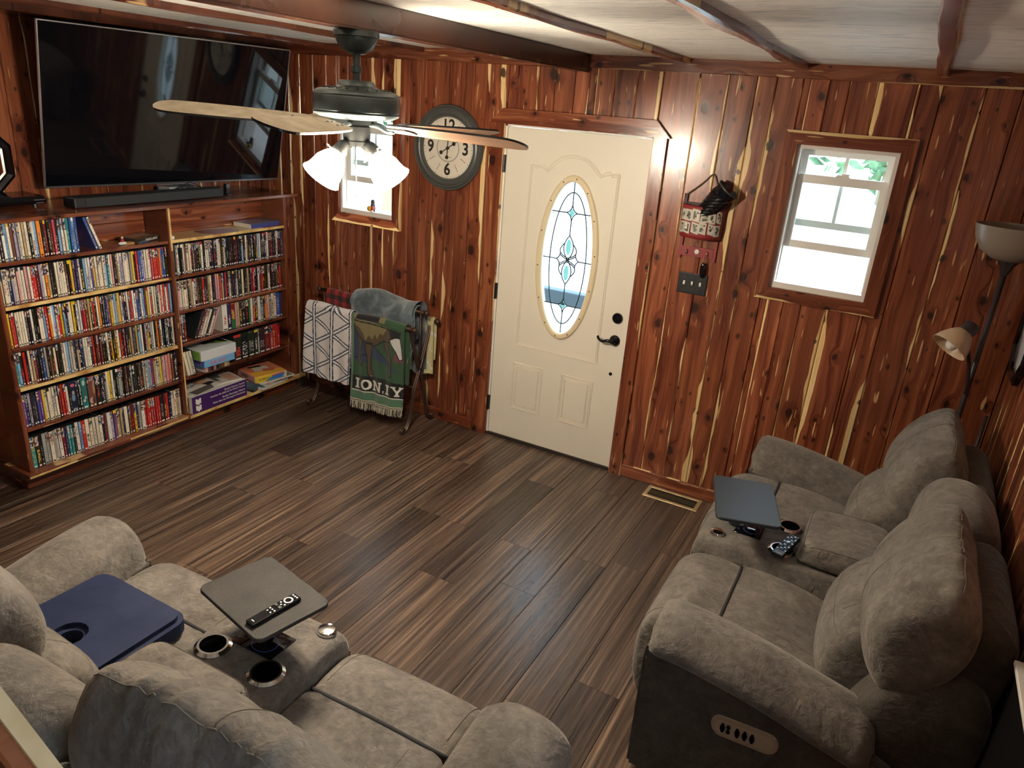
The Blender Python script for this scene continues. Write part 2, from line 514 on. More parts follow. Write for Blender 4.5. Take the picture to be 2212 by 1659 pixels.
def catmull(pts, n=8, closed=True):
    out = []; L = len(pts); P = [Vector(p) for p in pts]
    for i in range(L if closed else L-1):
        if closed: p0, p1, p2, p3 = P[i-1], P[i], P[(i+1) % L], P[(i+2) % L]
        else: p0, p1, p2, p3 = P[max(i-1, 0)], P[i], P[i+1], P[min(i+2, L-1)]
        for k in range(n):
            t = k/n
            out.append(.5*((2*p1)+(-p0+p2)*t+(2*p0-5*p1+4*p2-p3)*t*t+(-p0+3*p1-3*p2+p3)*t**3))
    if not closed: out.append(P[-1])
    return out

# ================================================================== ROOM SHELL
XL, XR, YF, ZC = -2.10, 2.83, -5.6, 2.462
WIN = [(1.675, 2.145, 1.363, 2.092), (-1.319, -0.849, 1.372, 2.101)]   # inner openings
DOOR = (-.012, .926, 0.0, 2.062)


def cutrects(x0, x1, z0, z1, holes):
    rs = [(x0, x1, z0, z1)]
    for a, b, c, d in holes:
        out = []
        for r in rs:
            X0, X1, Z0, Z1 = r
            if b <= X0 or a >= X1 or d <= Z0 or c >= Z1: out.append(r); continue
            if a > X0+.004: out.append((X0, a, Z0, Z1))
            if b < X1-.004: out.append((b, X1, Z0, Z1))
            m0, m1 = max(a, X0), min(b, X1)
            if c > Z0+.004: out.append((m0, m1, Z0, c))
            if d < Z1-.004: out.append((m0, m1, d, Z1))
        rs = out
    return rs


backing = simple('wall_backing', (.020, .010, .007), .9)
# back wall with openings
b = B()
for r in cutrects(XL-.12, XR+.12, 0, ZC+.06, WIN+[DOOR]): b.box(r[0], r[1], .019, .14, r[2], r[3])
wall_back = tag(b.build('wall_back', backing), kind='structure')
b = B(); b.box(XL-.14, XL-.019, YF-.1, .019, 0, ZC+.06); wall_left = tag(b.build('wall_left', backing), kind='structure')
WR = (-4.55, -3.45, 1.05, 2.15)
b = B()
for r in cutrects(YF-.1, .019, 0, ZC+.06, [WR]): b.box(XR+.019, XR+.14, r[0], r[1], r[2], r[3])
wall_right = tag(b.build('wall_right', backing), kind='structure')
b = B(); b.box(XL-.14, XR+.14, YF-.22, YF-.1, 0, ZC+.06)
wall_front = tag(b.build('wall_front', simple('front_wall', (.16, .06, .03), .6)), kind='structure')
b = B(); b.box(XL-.14, XR+.14, YF-.22, .14, ZC, ZC+.06)
ceiling = tag(b.build('ceiling', M['plaster']), kind='structure')
b = B(); b.box(XL-.14, XR+.14, YF-.22, .14, -.06, -.014); floor = tag(b.build('floor', backing), kind='structure')

# floor boards, running towards the door wall
k0 = math.floor((XL-1.308)/.1925)
x = 1.308+k0*.1925
while x < XR:
    y = 0.0-rng.uniform(0, 1.3)
    segs = []; ycur = 0.0
    nxt = y if y < -.15 else -1.1
    while ycur > YF:
        segs.append((max(nxt, YF-.1), ycur)); ycur = nxt; nxt -= rng.uniform(1.05, 1.45)
    for y0, y1 in segs:
        x0, x1 = max(x, XL), min(x+.1925, XR)
        if x1-x0 < .02: continue
        dz = rng.uniform(0, .0008)
        board('floor_board', floor, ((x0+x1)/2, y0+.0008, dz), (1, 0, 0), (0, 0, -1), x1-x0-.0015, y1-y0-.0016, .014, M['floor'], ch=.0014)
    x += .1925

# wall planks
known = [0.656, 0.788, 0.93, 1.128, 1.279, 1.42, 1.515, 1.642, 1.765, 1.855, 1.981, 2.16, 2.25, 2.42, 2.56, 2.70]
SAPK = {1.279: (0, .040), 1.42: (.040, .012), 1.855: (.010, .026), 1.981: (.03, 0), 2.16: (.012, .032), 2.25: (.026, .02), .656: (.020, .018), .788: (.010, .020), 1.128: (.012, .02), .93: (0, .014)}
xs = [XL]
while xs[-1] < .56: xs.append(xs[-1]+rng.uniform(.085, .125))
xs[-1] = .545
xs += known+[XR]
for i, (x0, x1) in enumerate(zip(xs, xs[1:])):
    k = round(x0, 3)
    if k in SAPK: sap = SAPK[k]
    else: sap = (rng.choice([0, 0, .012, .026, .038]), rng.choice([0, 0, 0, .016, .03])) if x0 < .6 or rng.random() < .5 else (0, 0)
    tone = rng.uniform(.78, 1.18)
    for r in cutrects(x0, x1, 0, ZC, WIN+[DOOR]):
        board('plank', wall_back, ((r[0]+r[1])/2, 0, r[2]), (1, 0, 0), (0, 1, 0), r[1]-r[0]-.0028, r[3]-r[2], .018, M['cedar'], sap, tone, .004)
y = 0.0
while y > -3.2:
    wd = rng.uniform(.09, .14)
    sap = (rng.choice([0, 0, .012, .02]), rng.choice([0, .008, .02]))
    board('plank', wall_left, (XL, y-wd/2, 0), (0, 1, 0), (-1, 0, 0), wd-.0028, ZC, .018, M['cedar'], sap, rng.uniform(.75, 1.1), .0035); y -= wd
y = 0.0
while y > YF:
    wd = rng.uniform(.10, .16)
    sap = (rng.choice([0, .012, .025]), rng.choice([0, .02, .012]))
    for r in cutrects(y-wd, y, 0, ZC, [WR]):
        board('plank', wall_right, (XR, (r[0]+r[1])/2, r[2]), (0, -1, 0), (1, 0, 0), r[1]-r[0]-.0028, r[3]-r[2], .018, M['cedar'], sap, rng.uniform(.8, 1.15), .004)
    y -= wd

# ceiling timber: crown boards, beam, battens
ntr = [0]


def trim(orig, X, Y, width, length, thick, mat, sap=(0, 0), tone=1.0, ch=.003, poly=None):
    ntr[0] += 1
    o = board('trim_%d' % ntr[0], None, orig, X, Y, width, length, thick, mat, sap, tone, ch, poly)
    return tag(o, kind='structure')


trim((.505, -.026, 2.428), (0, 0, -1), (0, 1, 0), .068, XR-.505, .026, M['cedar_trim'], (0, .010), .75)
trim((XL, -.030, 2.425), (0, 0, -1), (0, 1, 0), .074, .415-XL, .030, M['cedar_trim'], (0, 0), .7)
trim((XR-.026, 0, 2.428), (0, 0, -1), (1, 0, 0), .068, 5.5, .026, M['cedar_trim'], (0, 0), .7)
# boxed cornice along the left wall
trim(((XL-1.745)/2, 0, 2.418), (1, 0, 0), (0, 0, 1), 1.745*-1-XL, 5.6, .044, M['cedar_dark'], (0, 0), .65)
# beam
m4 = frame((.46, 0, 2.37), (1, 0, 0), (0, 0, 1))
bm = bmesh.new(); bmesh.ops.create_cube(bm, size=1)
for vv in bm.verts: vv.co = (vv.co.x*.09, (vv.co.y+.5)*.092, (vv.co.z+.5)*5.6)
bmesh.ops.bevel(bm, geom=list(bm.edges), offset=.006, segments=2, affect='EDGES')
b = B(); b.frombm(bm); o = lk(bpy.data.objects.new('trim_5', b.mesh('trim_5', M['cedar_dark']))); o.color = (0, 0, .3, .62); place(o, m4); tag(o, kind='structure'); ntr[0] = 5
# battens with uneven live edges
for cx, wd, amp, yend in ((1.055, .036, .010, -.026), (1.630, .040, .012, -.026), (2.232, .050, .005, -.026), (-.62, .026, .004, -.03), (-1.42, .026, .003, -.03)):
    ntr[0] += 1; b = B(); n = 60; r0 = random.Random(cx); ph = [r0.uniform(0, 6.3) for _ in range(6)]
    ringL = []
    for k in range(n+1):
        zz = k/n*5.5
        el = -wd/2+amp*(sin(zz*5.1+ph[0])+.6*sin(zz*11.3+ph[1]))*.6
        er = wd/2+amp*(sin(zz*4.3+ph[2])+.6*sin(zz*9.7+ph[3]))*.6
        dp = -.006*abs(sin(zz*3.1+ph[4]))
        ringL.append([b.vert((el, .024, zz)), b.vert((el, .004, zz)), b.vert((el+.006, dp, zz)), b.vert((er-.006, dp, zz)), b.vert((er, .004, zz)), b.vert((er, .024, zz))])
    for p, q in zip(ringL, ringL[1:]):
        for j in range(6): b.face([p[j], p[(j+1) % 6], q[(j+1) % 6], q[j]])
    b.face(ringL[0]); b.face(ringL[-1][::-1])
    o = lk(bpy.data.objects.new('trim_%d' % ntr[0], b.mesh('trim', M['cedar_trim']))); o.color = (0, .008 if cx > 0 else 0, wd, .85 if cx > 0 else .5)
    place(o, frame((cx, yend, ZC-.024), (1, 0, 0), (0, 0, 1))); tag(o, kind='structure')

# baseboards
o = board('baseboard_back', None, (1.002, -.016, .041), (0, 0, -1), (0, 1, 0), .082, XR-1.002, .016, M['cedar_trim'], (.012, 0), 1.05, .004); tag(o, kind='structure')
o = board('baseboard_back', None, (-1.60, -.016, .041), (0, 0, -1), (0, 1, 0), .082, 1.60-.124, .016, M['cedar_trim'], (.018, 0), 1.05, .004); tag(o, kind='structure')
o = board('baseboard_right', None, (XR-.016, -.016, .041), (0, 0, -1), (1, 0, 0), .082, 5.4, .016, M['cedar_trim'], (.012, 0), .9, .004); tag(o, kind='structure')

# ------------------------------------------------------------------ windows


def mitre(w_, L): return [(-w_/2, 0), (w_/2, w_), (w_/2, L-w_), (-w_/2, L)]


def window(idx, x0, x1, z0, z1, saps, tone):
    W = x1-x0
    t = thing('window_%d' % idx, None, None, ((x0+x1)/2, 0, z0), kind='structure')
    cw = .066; ox0, ox1, oz0, oz1 = x0-cw, x1+cw, z0-cw, z1+cw
    th = .022
    # casing: -h is the outer edge of each mitred board
    def cs(orig, X, L, sap):
        gold = idx == 2 and X[2] > 0
        board('casing', t, orig, X, (0, 1, 0), cw, L, th, M['cedar_trim'], sap, 2.1 if gold else tone, poly=mitre(cw, L))
    # bottom: length +x, local x = up -> frame X must satisfy X x Y = Z(+x):  (0,0,-1)x(0,1,0)=(1,0,0)
    # top board uses X=(0,0,-1) with -h at the top (outer) edge
    cs((ox0, -th, oz1-cw/2), (0, 0, -1), ox1-ox0, saps[0])
    # bottom board: X=(0,0,1) -> Z=(-1,0,0); starts at the right end; -h is the bottom (outer) edge
    cs((ox1, -th, oz0+cw/2), (0, 0, 1), ox1-ox0, saps[1])
    # left: X=(1,0,0) -> Z up, -h left outer
    cs((ox0+cw/2, -th, oz0), (1, 0, 0), oz1-oz0, saps[2])
    # right: X=(-1,0,0) -> Z=(0,0,-1) starting at the top
    cs((ox1-cw/2, -th, oz1), (-1, 0, 0), oz1-oz0, saps[3])
    # vinyl liner
    b = B(); l = .018
    b.box(x0, x0+l, .0, .135, z0, z1); b.box(x1-l, x1, .0, .135, z0, z1)
    b.box(x0+l, x1-l, .0, .135, z1-l, z1); b.box(x0+l, x1-l, .0, .135, z0, z0+.030)
    b.box(x0+l, x0+l+.006, .042, .048, z0+.03, z1-l); b.box(x1-l-.006, x1-l, .042, .048, z0+.03, z1-l)
    b.build('frame', M['vinyl'], t)
    a0, a1 = x0+l, x1-l

    def sash(nm, y0, y1, zb, zt, st, rb, rtp, munt):
        b = B()
        b.box(a0, a0+st, y0, y1, zb, zt); b.box(a1-st, a1, y0, y1, zb, zt)
        b.box(a0+st, a1-st, y0, y1, zb, zb+rb); b.box(a0+st, a1-st, y0, y1, zt-rtp, zt)
        s_ = b.build(nm, M['vinyl'], t)
        b = B(); b.box(a0+st, a1-st, (y0+y1)/2-.002, (y0+y1)/2+.002, zb+rb, zt-rtp); b.build('pane', M['pane'], s_)
        if munt:
            b = B(); mx = (a0+a1)/2; b.box(mx-.008, mx+.008, (y0+y1)/2-.009, (y0+y1)/2+.009, zb+rb, zt-rtp); b.build('muntin', M['vinyl'], s_)
        return s_
    sash('upper_sash', .092, .120, z0+.325, z1-l, .032, .034, .030, True)
    ls = sash('lower_sash', .052, .080, z0+.215, z0+.588, .034, .038, .042, False)
    b = B(); mx = (a0+a1)/2
    b.prism([(mx-.035, z0+.588), (mx+.035, z0+.588), (mx+.026, z0+.599), (mx-.026, z0+.599)], .050, .082)
    b.box(mx-.006, mx+.030, .055, .066, z0+.599, z0+.606)
    b.build('sash_lock', M['vinyl'], ls)
    return t


window(1, *WIN[0], [(.016, 0), (.024, 0), (.003, 0), (0, 0)], .85)
window(2, *WIN[1], [(.004, 0), (.040, 0), (.004, 0), (.012, .0)], 1.15)
# window in the right wall beside the stairs (daylight on the near seats)
t = thing('window_3', None, None, (XR, -4.0, 1.05), kind='structure')
b = B()
for y0, y1, z0, z1 in ((-4.55, -4.49, 1.05, 2.15), (-3.51, -3.45, 1.05, 2.15), (-4.49, -3.51, 1.05, 1.11), (-4.49, -3.51, 2.09, 2.15), (-4.49, -3.51, 1.58, 1.62)):
    b.box(XR-.02, XR+.13, y0, y1, z0, z1)
b.build('frame', M['vinyl'], t)
b = B(); b.box(XR+.06, XR+.064, -4.49, -3.51, 1.11, 1.58); b.box(XR+.06, XR+.064, -4.49, -3.51, 1.62, 2.09); b.build('pane', M['pane'], t)

# ------------------------------------------------------------------ door
DY = .006
door = thing('door_1', None, None, (.457, 0, 0), kind='structure')
OC = (.470, 1.306); OA, OB = .166, .466          # glass oval half axes
# slab with an oval hole
b = B(); N = 72
rect = []
x0, x1, z0, z1 = 0.003, .911, .022, 2.050
ring = [(OC[0]+(OA+.006)*cos(2*pi*k/N), OC[1]+(OB+.006)*sin(2*pi*k/N)) for k in range(N)]


def onrect(a):
    dx, dz = cos(a), sin(a); ts = []
    if dx > 1e-9: ts.append((x1-OC[0])/dx)
    if dx < -1e-9: ts.append((x0-OC[0])/dx)
    if dz > 1e-9: ts.append((z1-OC[1])/dz)
    if dz < -1e-9: ts.append((z0-OC[1])/dz)
    t_ = min(ts); return (OC[0]+dx*t_, OC[1]+dz*t_)


angs = sorted([2*pi*k/N for k in range(N)]+[math.atan2(c-OC[1], a-OC[0]) % (2*pi) for a in (x0, x1) for c in (z0, z1)])
for yy in (DY, DY+.042):
    i0 = len(b.v)
    for a in angs:
        rx, rz = onrect(a); b.v.append((OC[0]+(OA+.006)*cos(math.atan2(sin(a)/OB, cos(a)/OA)), yy, OC[1]+(OB+.006)*sin(math.atan2(sin(a)/OB, cos(a)/OA)))); b.v.append((rx, yy, rz))
    n = len(angs)
    for k in range(n):
        l = (k+1) % n; b.face([i0+2*k, i0+2*k+1, i0+2*l+1, i0+2*l])
n = len(angs)
for k in range(n):
    l = (k+1) % n
    b.face([2*k+1, 2*n+2*k+1, 2*n+2*l+1, 2*l+1]); b.face([2*k, 2*l, 2*n+2*l, 2*n+2*k])
b.build('slab', M['white_paint'], door)
# pressed panel mouldings
top = [(.176, 1.844), (.245, 1.838), (.285, 1.826), (.325, 1.868), (.385, 1.908), (.460, 1.922), (.535, 1.908), (.595, 1.868), (.640, 1.826), (.690, 1.838), (.748, 1.844)]


def offs(poly, d):
    c = (sum(p[0] for p in poly)/len(poly), sum(p[1] for p in poly)/len(poly)); out = []; L = len(poly)
    for i in range(L):
        p0, p1, p2 = Vector(poly[i-1]), Vector(poly[i]), Vector(poly[(i+1) % L])
        e1 = (p1-p0).normalized(); e2 = (p2-p1).normalized()
        n_ = Vector((-e1.y-e2.y, e1.x+e2.x)); n_.normalize()
        if n_.dot(Vector(c)-p1) < 0: n_ = -n_
        out.append(tuple(p1+n_*d))
    return out


big = [tuple(p) for p in catmull(top, 4, False)]
big = big+[(.744, .698), (.172, .698)]
pan = [big, [(.164, .572), (.382, .572), (.380, .246), (.162, .246)], [(.518, .570), (.736, .570), (.734, .246), (.518, .246)]]
for pi_, poly in enumerate(pan):
    b = B()
    for d, r_ in ((0, .0060), (.014, .0042), (.036, .0050)):
        if pi_ == 0 and d > .03: continue
        q_ = offs(poly, d) if d else poly
        b.tube([(a, DY-.0003, c) for a, c in q_], r_, 6, True)
    b.smooth = True
    if pi_:
        q_ = offs(poly, .045); b.smooth = False; b.prism(q_, DY-.005, DY+.002)
    b.build('panel_moulding', M['white_paint'], door)
# oval frame
b = B(); NN = 80; prof = [(.0, .004), (.002, -.012), (.010, -.017), (.022, -.014), (.030, -.016), (.038, -.010), (.042, .004)]; b.smooth = True
rg = []
for k in range(NN):
    a = 2*pi*k/NN; rg.append([b.vert((OC[0]+(OA+o_)*cos(a), DY+h_, OC[1]+(OB+o_)*sin(a))) for o_, h_ in prof])
for k in range(NN):
    p, q_ = rg[k], rg[(k+1) % NN]
    for j in range(len(prof)-1): b.face([p[j], p[j+1], q_[j+1], q_[j]])
of = b.build('oval_frame', M['cream_frame'], door)
for k in range(14):
    a = 2*pi*(k+.25)/14
    b = B(); b.lathe([(.0001, -.0165), (.0042, -.0155), (.0042, -.010)], 8, Matrix.Translation((OC[0]+(OA+.022)*cos(a), DY, OC[1]+(OB+.022)*sin(a))) @ Matrix.Rotation(radians(-90), 4, 'X') @ Matrix.Scale(1, 4))
    for i in range(len(b.v)):
        p = b.v[i]; b.v[i] = (p[0], min(p[1], DY+.0) if False else p[1], p[2])
    cx_, cz_ = OC[0]+(OA+.022)*cos(a), OC[1]+(OB+.022)*sin(a)
    b = B(); b.prism([(cx_+.0042*cos(2*pi*j/8), cz_+.0042*sin(2*pi*j/8)) for j in range(8)], DY-.0165, DY-.012); b.build('screw', M['iron'], of)
# glass and leading
b = B(); b.prism([(OC[0]+OA*cos(2*pi*k/64), OC[1]+OB*sin(2*pi*k/64)) for k in range(64)], DY+.016, DY+.020)
gl = b.build('glass', M['leaded'], door)
b = B(); gy = DY+.014; lr = .0036


def came(pts, closed=False, r=lr): b.tube([(p[0], gy, p[1]) for p in pts], r, 5, closed)


cx, cz = OC
inner = [(cx+(OA-.045)*sin(2*pi*k/48)*(1 if True else 1), cz+(OB-.060)*cos(2*pi*k/48)) for k in range(48)]
came(inner, True)
D1, D2 = cz+.285, cz-.285
arc = lambda p, q_, bow, n=6: [(p[0]+(q_[0]-p[0])*k/n+bow[0]*4*(k/n)*(1-k/n), p[1]+(q_[1]-p[1])*k/n+bow[1]*4*(k/n)*(1-k/n)) for k in range(n+1)]
for dz in (D1, D2):
    T, Bt, L_, R_ = (cx, dz+.048), (cx, dz-.048), (cx-.036, dz), (cx+.036, dz)
    for p, q_, bw in ((T, R_, (-.006, -.008)), (R_, Bt, (-.006, .008)), (Bt, L_, (.006, .008)), (L_, T, (.006, -.008))): came(arc(p, q_, bw))
    hw = OA*sqrt(max(0, 1-((dz-cz)/OB)**2))
    came([(cx-hw, dz), L_]); came([R_, (cx+hw, dz)])
came([(cx, cz+OB), (cx, D1+.048)]); came([(cx, D1-.048), (cx, cz+.150)]); came([(cx, cz-.150), (cx, D2+.048)]); came([(cx, D2-.048), (cx, cz-OB)])
for sgn in (1, -1):
    for sx in (1, -1):
        came(arc((cx, cz), (cx, cz+sgn*.150), (sx*.032, 0), 10))
        came(arc((cx, cz+sgn*.012), (cx+sx*.028, cz+sgn*.100), (sx*.040, -sgn*.008), 10))
        came(arc((cx, cz), (cx+sx*.055, cz+sgn*.030), (sx*.004, -.0)))
for sx in (1, -1):
    P0 = (cx+sx*.075, cz)
    came(arc((cx+sx*.052, cz+.042), P0, (-sx*.006, -.004))); came(arc(P0, (cx+sx*.052, cz-.042), (-sx*.006, .004)))
    came([P0, (cx+sx*OA, cz)])
b.build('leading', M['lead'], gl)
for nm, pts in (('bevel', [(cx+.016*cos(2*pi*k/16), cz+.080+.048*sin(2*pi*k/16)) for k in range(16)]), ('bevel', [(cx+.016*cos(2*pi*k/16), cz-.080+.048*sin(2*pi*k/16)) for k in range(16)]),
                ('bevel', [(cx, D1+.026), (cx+.018, D1), (cx, D1-.026), (cx-.018, D1)]), ('bevel', [(cx, D2+.026), (cx+.018, D2), (cx, D2-.026), (cx-.018, D2)])):
    b = B(); b.prism(pts, DY+.010, DY+.0155); b.build(nm, M['facet'], gl)
# hardware
bm4 = lambda x_, y_, z_: Matrix.Translation((x_, y_, z_)) @ Matrix.Rotation(radians(90), 4, 'X')
b = B(); b.smooth = True; b.lathe([(.034, 0), (.034, .006), (.030, .012), (.020, .014), (.018, .022), (.0001, .023)], 24, bm4(.846, DY, 1.013)); b.lathe([(.006, .022), (.006, .034), (.0001, .035)], 10, bm4(.846, DY, 1.013))
autosm(b.build('deadbolt', M['glossblack'], door))
b = B(); b.smooth = True; b.lathe([(.034, 0), (.034, .006), (.026, .014), (.014, .018), (.013, .050), (.0001, .052)], 24, bm4(.846, DY, .872))
b.tube(catmull([(.846, DY-.045, .872), (.815, DY-.050, .876), (.785, DY-.052, .868), (.765, DY-.052, .874), (.752, DY-.050, .888), (.757, DY-.050, .893)], 5, False), [.011]*6+[.0095]*6+[.008]*8+[.0075]*6, 10)
smoothed(b.build('door_handle', M['glossblack'], door))
b = B(); b.lathe([(.011, 0), (.011, .002), (.0001, .0025)], 16, bm4(.846, DY, .653)); b.build('peg_hole', M['glossblack'], door)
for hz in (1.832, 1.032, .243):
    b = B(); b.box(-.016, .002, -.004, .004, hz-.052, hz+.052); b.tube([(-.006, -.008, hz-.052), (-.006, -.008, hz+.052)], .008, 10); b.build('hinge', M['black_metal'], door)
# jambs, threshold
b = B(); b.box(-.012, .0005, .0, .135, 0, 2.062); b.box(.9135, .926, .0, .135, 0, 2.062); b.box(-.012, .926, .0, .135, 2.0525, 2.064); b.build('jamb', M['vinyl'], door)
b = B(); b.box(-.012, .926, -.004, .135, -.002, .020); b.build('threshold', simple('dark_threshold', (.03, .022, .018), .5), door)
# casings
board('casing', door, (-.066, -.020, 0), (1, 0, 0), (0, 1, 0), .108, 2.064, .020, M['cedar_trim'], (0, .006), .95)
board('casing', door, (.964, -.022, 0), (1, 0, 0), (0, 1, 0), .080, 2.064, .022, M['cedar_trim'], (0, .012), .95)
# header with clipped corners: local x is down (0,0,-1), length +x
board('header', door, (-.112, -.026, 2.1065), (0, 0, -1), (0, 1, 0), .088, 1.133, .026, M['cedar_trim'], (0, 0), .9, poly=[(.044, 0), (.044, 1.133), (-.044, 1.045), (-.044, .088)])

# ------------------------------------------------------------------ outside
b = B(); b.box(-60, 60, -60, 120, -.35, -.25); tag(b.build('ground', M['concrete']), kind='structure')
r0 = random.Random(3)
SPOT = ['tallest leafy tree far outside, seen through the right window', 'leafy tree outside, beyond the leaded door glass', 'leafy tree outside, behind the ceiling fan window', 'broad green tree outside, left of the small window',
        'green tree outside, right end of the row beyond the glass', 'small green tree outside, between door and right window views']
for i, (tx, ty, th, tr_) in enumerate(((1.2, 26, 7, 4.2), (-9.5, 25, 6, 3.0), (-17.5, 24, 6.5, 3.6), (-26, 25, 7, 4.2), (9.5, 27, 7, 3.8), (-4.6, 27, 6.5, 1.8))):
    t = thing('tree', SPOT[i], 'tree', (tx, ty, -.25), group='trees outside')
    b = B(); b.tube([(tx, ty, -.25), (tx+.1, ty, th*.4), (tx, ty+.1, th*.7)], [.28, .2, .1], 8); b.build('trunk', M['post_wood'], t)
    b = B()
    for k in range(900):
        a, e = r0.uniform(0, 6.283), r0.uniform(-1, 1); q_ = r0.uniform(.35, 1)**.6
        c_ = Vector((tx+tr_*q_*cos(a)*sqrt(1-e*e), ty+tr_*.8*q_*sin(a)*sqrt(1-e*e), th*.52+th*.50*q_*e))
        u_ = Vector((r0.gauss(0, 1), r0.gauss(0, 1), r0.gauss(0, 1))).normalized(); v_ = u_.orthogonal().normalized(); sz = r0.uniform(.18, .42)
        ids = [b.vert(c_+u_*sz), b.vert(c_+v_*sz*.5), b.vert(c_-u_*sz), b.vert(c_-v_*sz*.5)]; b.face(ids)
    b.build('foliage', M['leaf'], t, fix=False)['kind'] = 'stuff'
# porch rail seen through the door glass
t = thing('porch_railing', 'low grey porch railing outside, behind the leaded door glass', 'railing', (.2, 1.55, -.25))
gp = simple('porch_paint', (.10, .13, .15), .7)
b = B(); b.rbox(-.6, .75, 1.50, 1.60, .60, .72, .01); b.build('rail', gp, t)
for px in (-.55, .70):
    b = B(); b.box(px-.04, px+.04, 1.51, 1.59, -.25, .60); b.build('post', gp, t)
b = B(); b.rbox(-2.10, -1.92, 1.45, 1.60, -.25, 1.44, .01); solo(b.build('porch_post', M['post_wood']), (-2.0, 1.52, -.25))
tag(bpy.data.objects['porch_post'], 'square wooden porch post outside the small window behind the fan', 'post')

# ================================================================== BOOKCASE
CB = M['cedar_case']
bc = thing('bookcase', 'built-in red cedar bookcase full of disc cases under the television', 'bookcase', (-1.85, -1.18, 0))
FX = -1.60; BX = -1.805
SHZ = [1.262, 1.040, .816, .602, .368]     # tops of the shelves
BASEZ = .118


def cboard(name, x0, x1, y0, y1, z0, z1, along, tone=1.0, sap=(0, 0), ch=.002, parent=bc):
    """a board whose front edge faces the room (+x) or whose face shows; grain along the given axis"""
    b = B(); dims = {'x': x1-x0, 'y': y1-y0, 'z': z1-z0}; c = Vector(((x0+x1)/2, (y0+y1)/2, (z0+z1)/2))
    if along == 'y': X = (0, 0, 1); Y = (-1, 0, 0)          # X x Y = (0,-1,0)
    elif along == 'z': X = (0, 1, 0); Y = (-1, 0, 0)        # -> z
    else: X = (0, 0, 1); Y = (0, 1, 0)                      # (-1,0,0)
    fr = frame(c, X, Y); inv = fr.to_3x3().inverted()
    h = Vector((x1-x0, y1-y0, z1-z0))/2
    l = inv @ h; l = Vector((abs(l.x), abs(l.y), abs(l.z)))
    b.rbox(-l.x, l.x, -l.y, l.y, -l.z, l.z, min(ch, .4*min(l)), 1)
    o = lk(bpy.data.objects.new(name, b.mesh(name, CB))); o.color = (sap[0], sap[1], 2*l.x, tone); place(o, fr, parent); return o


# side panels (three boards deep on the left end)
for x0, x1 in ((-1.752, FX), (-1.915, -1.754), (-2.078, -1.917)):
    cboard('side_panel', x0, x1, -2.190, -2.166, BASEZ-.02, 1.455, 'z', rng.uniform(.8, 1.0))
cboard('divider', BX, FX+.004, -1.206, -1.182, BASEZ, 1.455, 'z', .85, (0, .006))
cboard('side_panel', -2.078, FX, -.274, -.250, BASEZ, 1.455, 'z', .8)
cboard('end_stile', FX-.022, FX, -.250, -.170, BASEZ-.02, 1.455, 'z', .8)
cboard('end_panel', -2.078, FX-.022, -.192, -.170, BASEZ-.02, 1.455, 'z', .7)
# top boards
for x0, x1 in ((-2.078, -1.914), (-1.912, -1.748), (-1.746, FX+.022)):
    cboard('top_board', x0, x1, -2.205, -.155, 1.455, 1.475, 'y', rng.uniform(.8, 1.0))
# shelves; a few front edges are pale sapwood
shelf_t = .019
for i, z in enumerate(SHZ):
    cboard('shelf', BX, FX, -2.165, -1.207, z-shelf_t, z, 'y', .85, (.012, .012) if i in (1, 3) else (0, 0))
    cboard('shelf', BX, FX if i < 4 else FX-.01, -1.181, -.275, z-shelf_t, z, 'y', .85, (.012, .012) if i == 0 else (0, 0))
cboard('base_board', BX, FX+.032, -2.215, -1.196, BASEZ-.022, BASEZ, 'y', 1.0, (.008, .003))
cboard('base_board', BX, FX+.032, -1.194, -.140, BASEZ-.022, BASEZ, 'y', 1.0, (.014, .006))
s = NT('pale_sapwood_edge'); n1 = s.noise(s.obj(), 9, 3); s.base(s.ramp(n1, [(.34, (.42, .20, .06)), (.46, (.70, .46, .17)), (.66, (.84, .62, .28))])); s.p(Roughness=.28, Coat_Weight=.3); SAPM = s.m


def edge(x, y0, y1, z0, z1):
    b = B(); b.rbox(x-.001, x+.0016, y0, y1, z0, z1, .0006, 1); b.build('pale_edge', SAPM, bc)


edge(FX, -2.165, -1.50, SHZ[1]-.0185, SHZ[1]-.001); edge(FX, -1.50, -1.23, SHZ[1]-.012, SHZ[1]-.001); edge(FX, -2.165, -1.215, SHZ[3]-.0185, SHZ[3]-.001)
edge(FX, -1.180, -.276, SHZ[0]-.0185, SHZ[0]-.001)
edge(FX+.032, -1.190, -.142, BASEZ-.0215, BASEZ-.001); edge(FX+.032, -2.212, -1.95, BASEZ-.0215, BASEZ-.010); edge(FX+.032, -1.62, -1.21, BASEZ-.012, BASEZ-.001)
edge(FX+.004, -1.192, -1.183, .14, .66); edge(FX+.004, -1.196, -1.183, 1.20, 1.452)
cboard('toe_kick', -1.70, -1.640, -2.195, -.175, 0, BASEZ-.022, 'y', .7)
cboard('toe_kick', -2.078, -1.70, -2.195, -2.175, 0, BASEZ-.022, 'x', .6)
# back boards, horizontal
for z0, z1 in ((1.262, 1.358), (1.360, 1.455)):
    cboard('back_board', BX-.015, BX, -2.165, -1.207, z0, z1, 'y', 1.25)
    if z0 < 1.3: cboard('back_board', BX-.015, BX, -1.181, -.275, 1.262, 1.455, 'y', 1.25)
cboard('back_board', BX-.015, BX, -2.165, -.275, BASEZ, 1.260, 'y', .5)

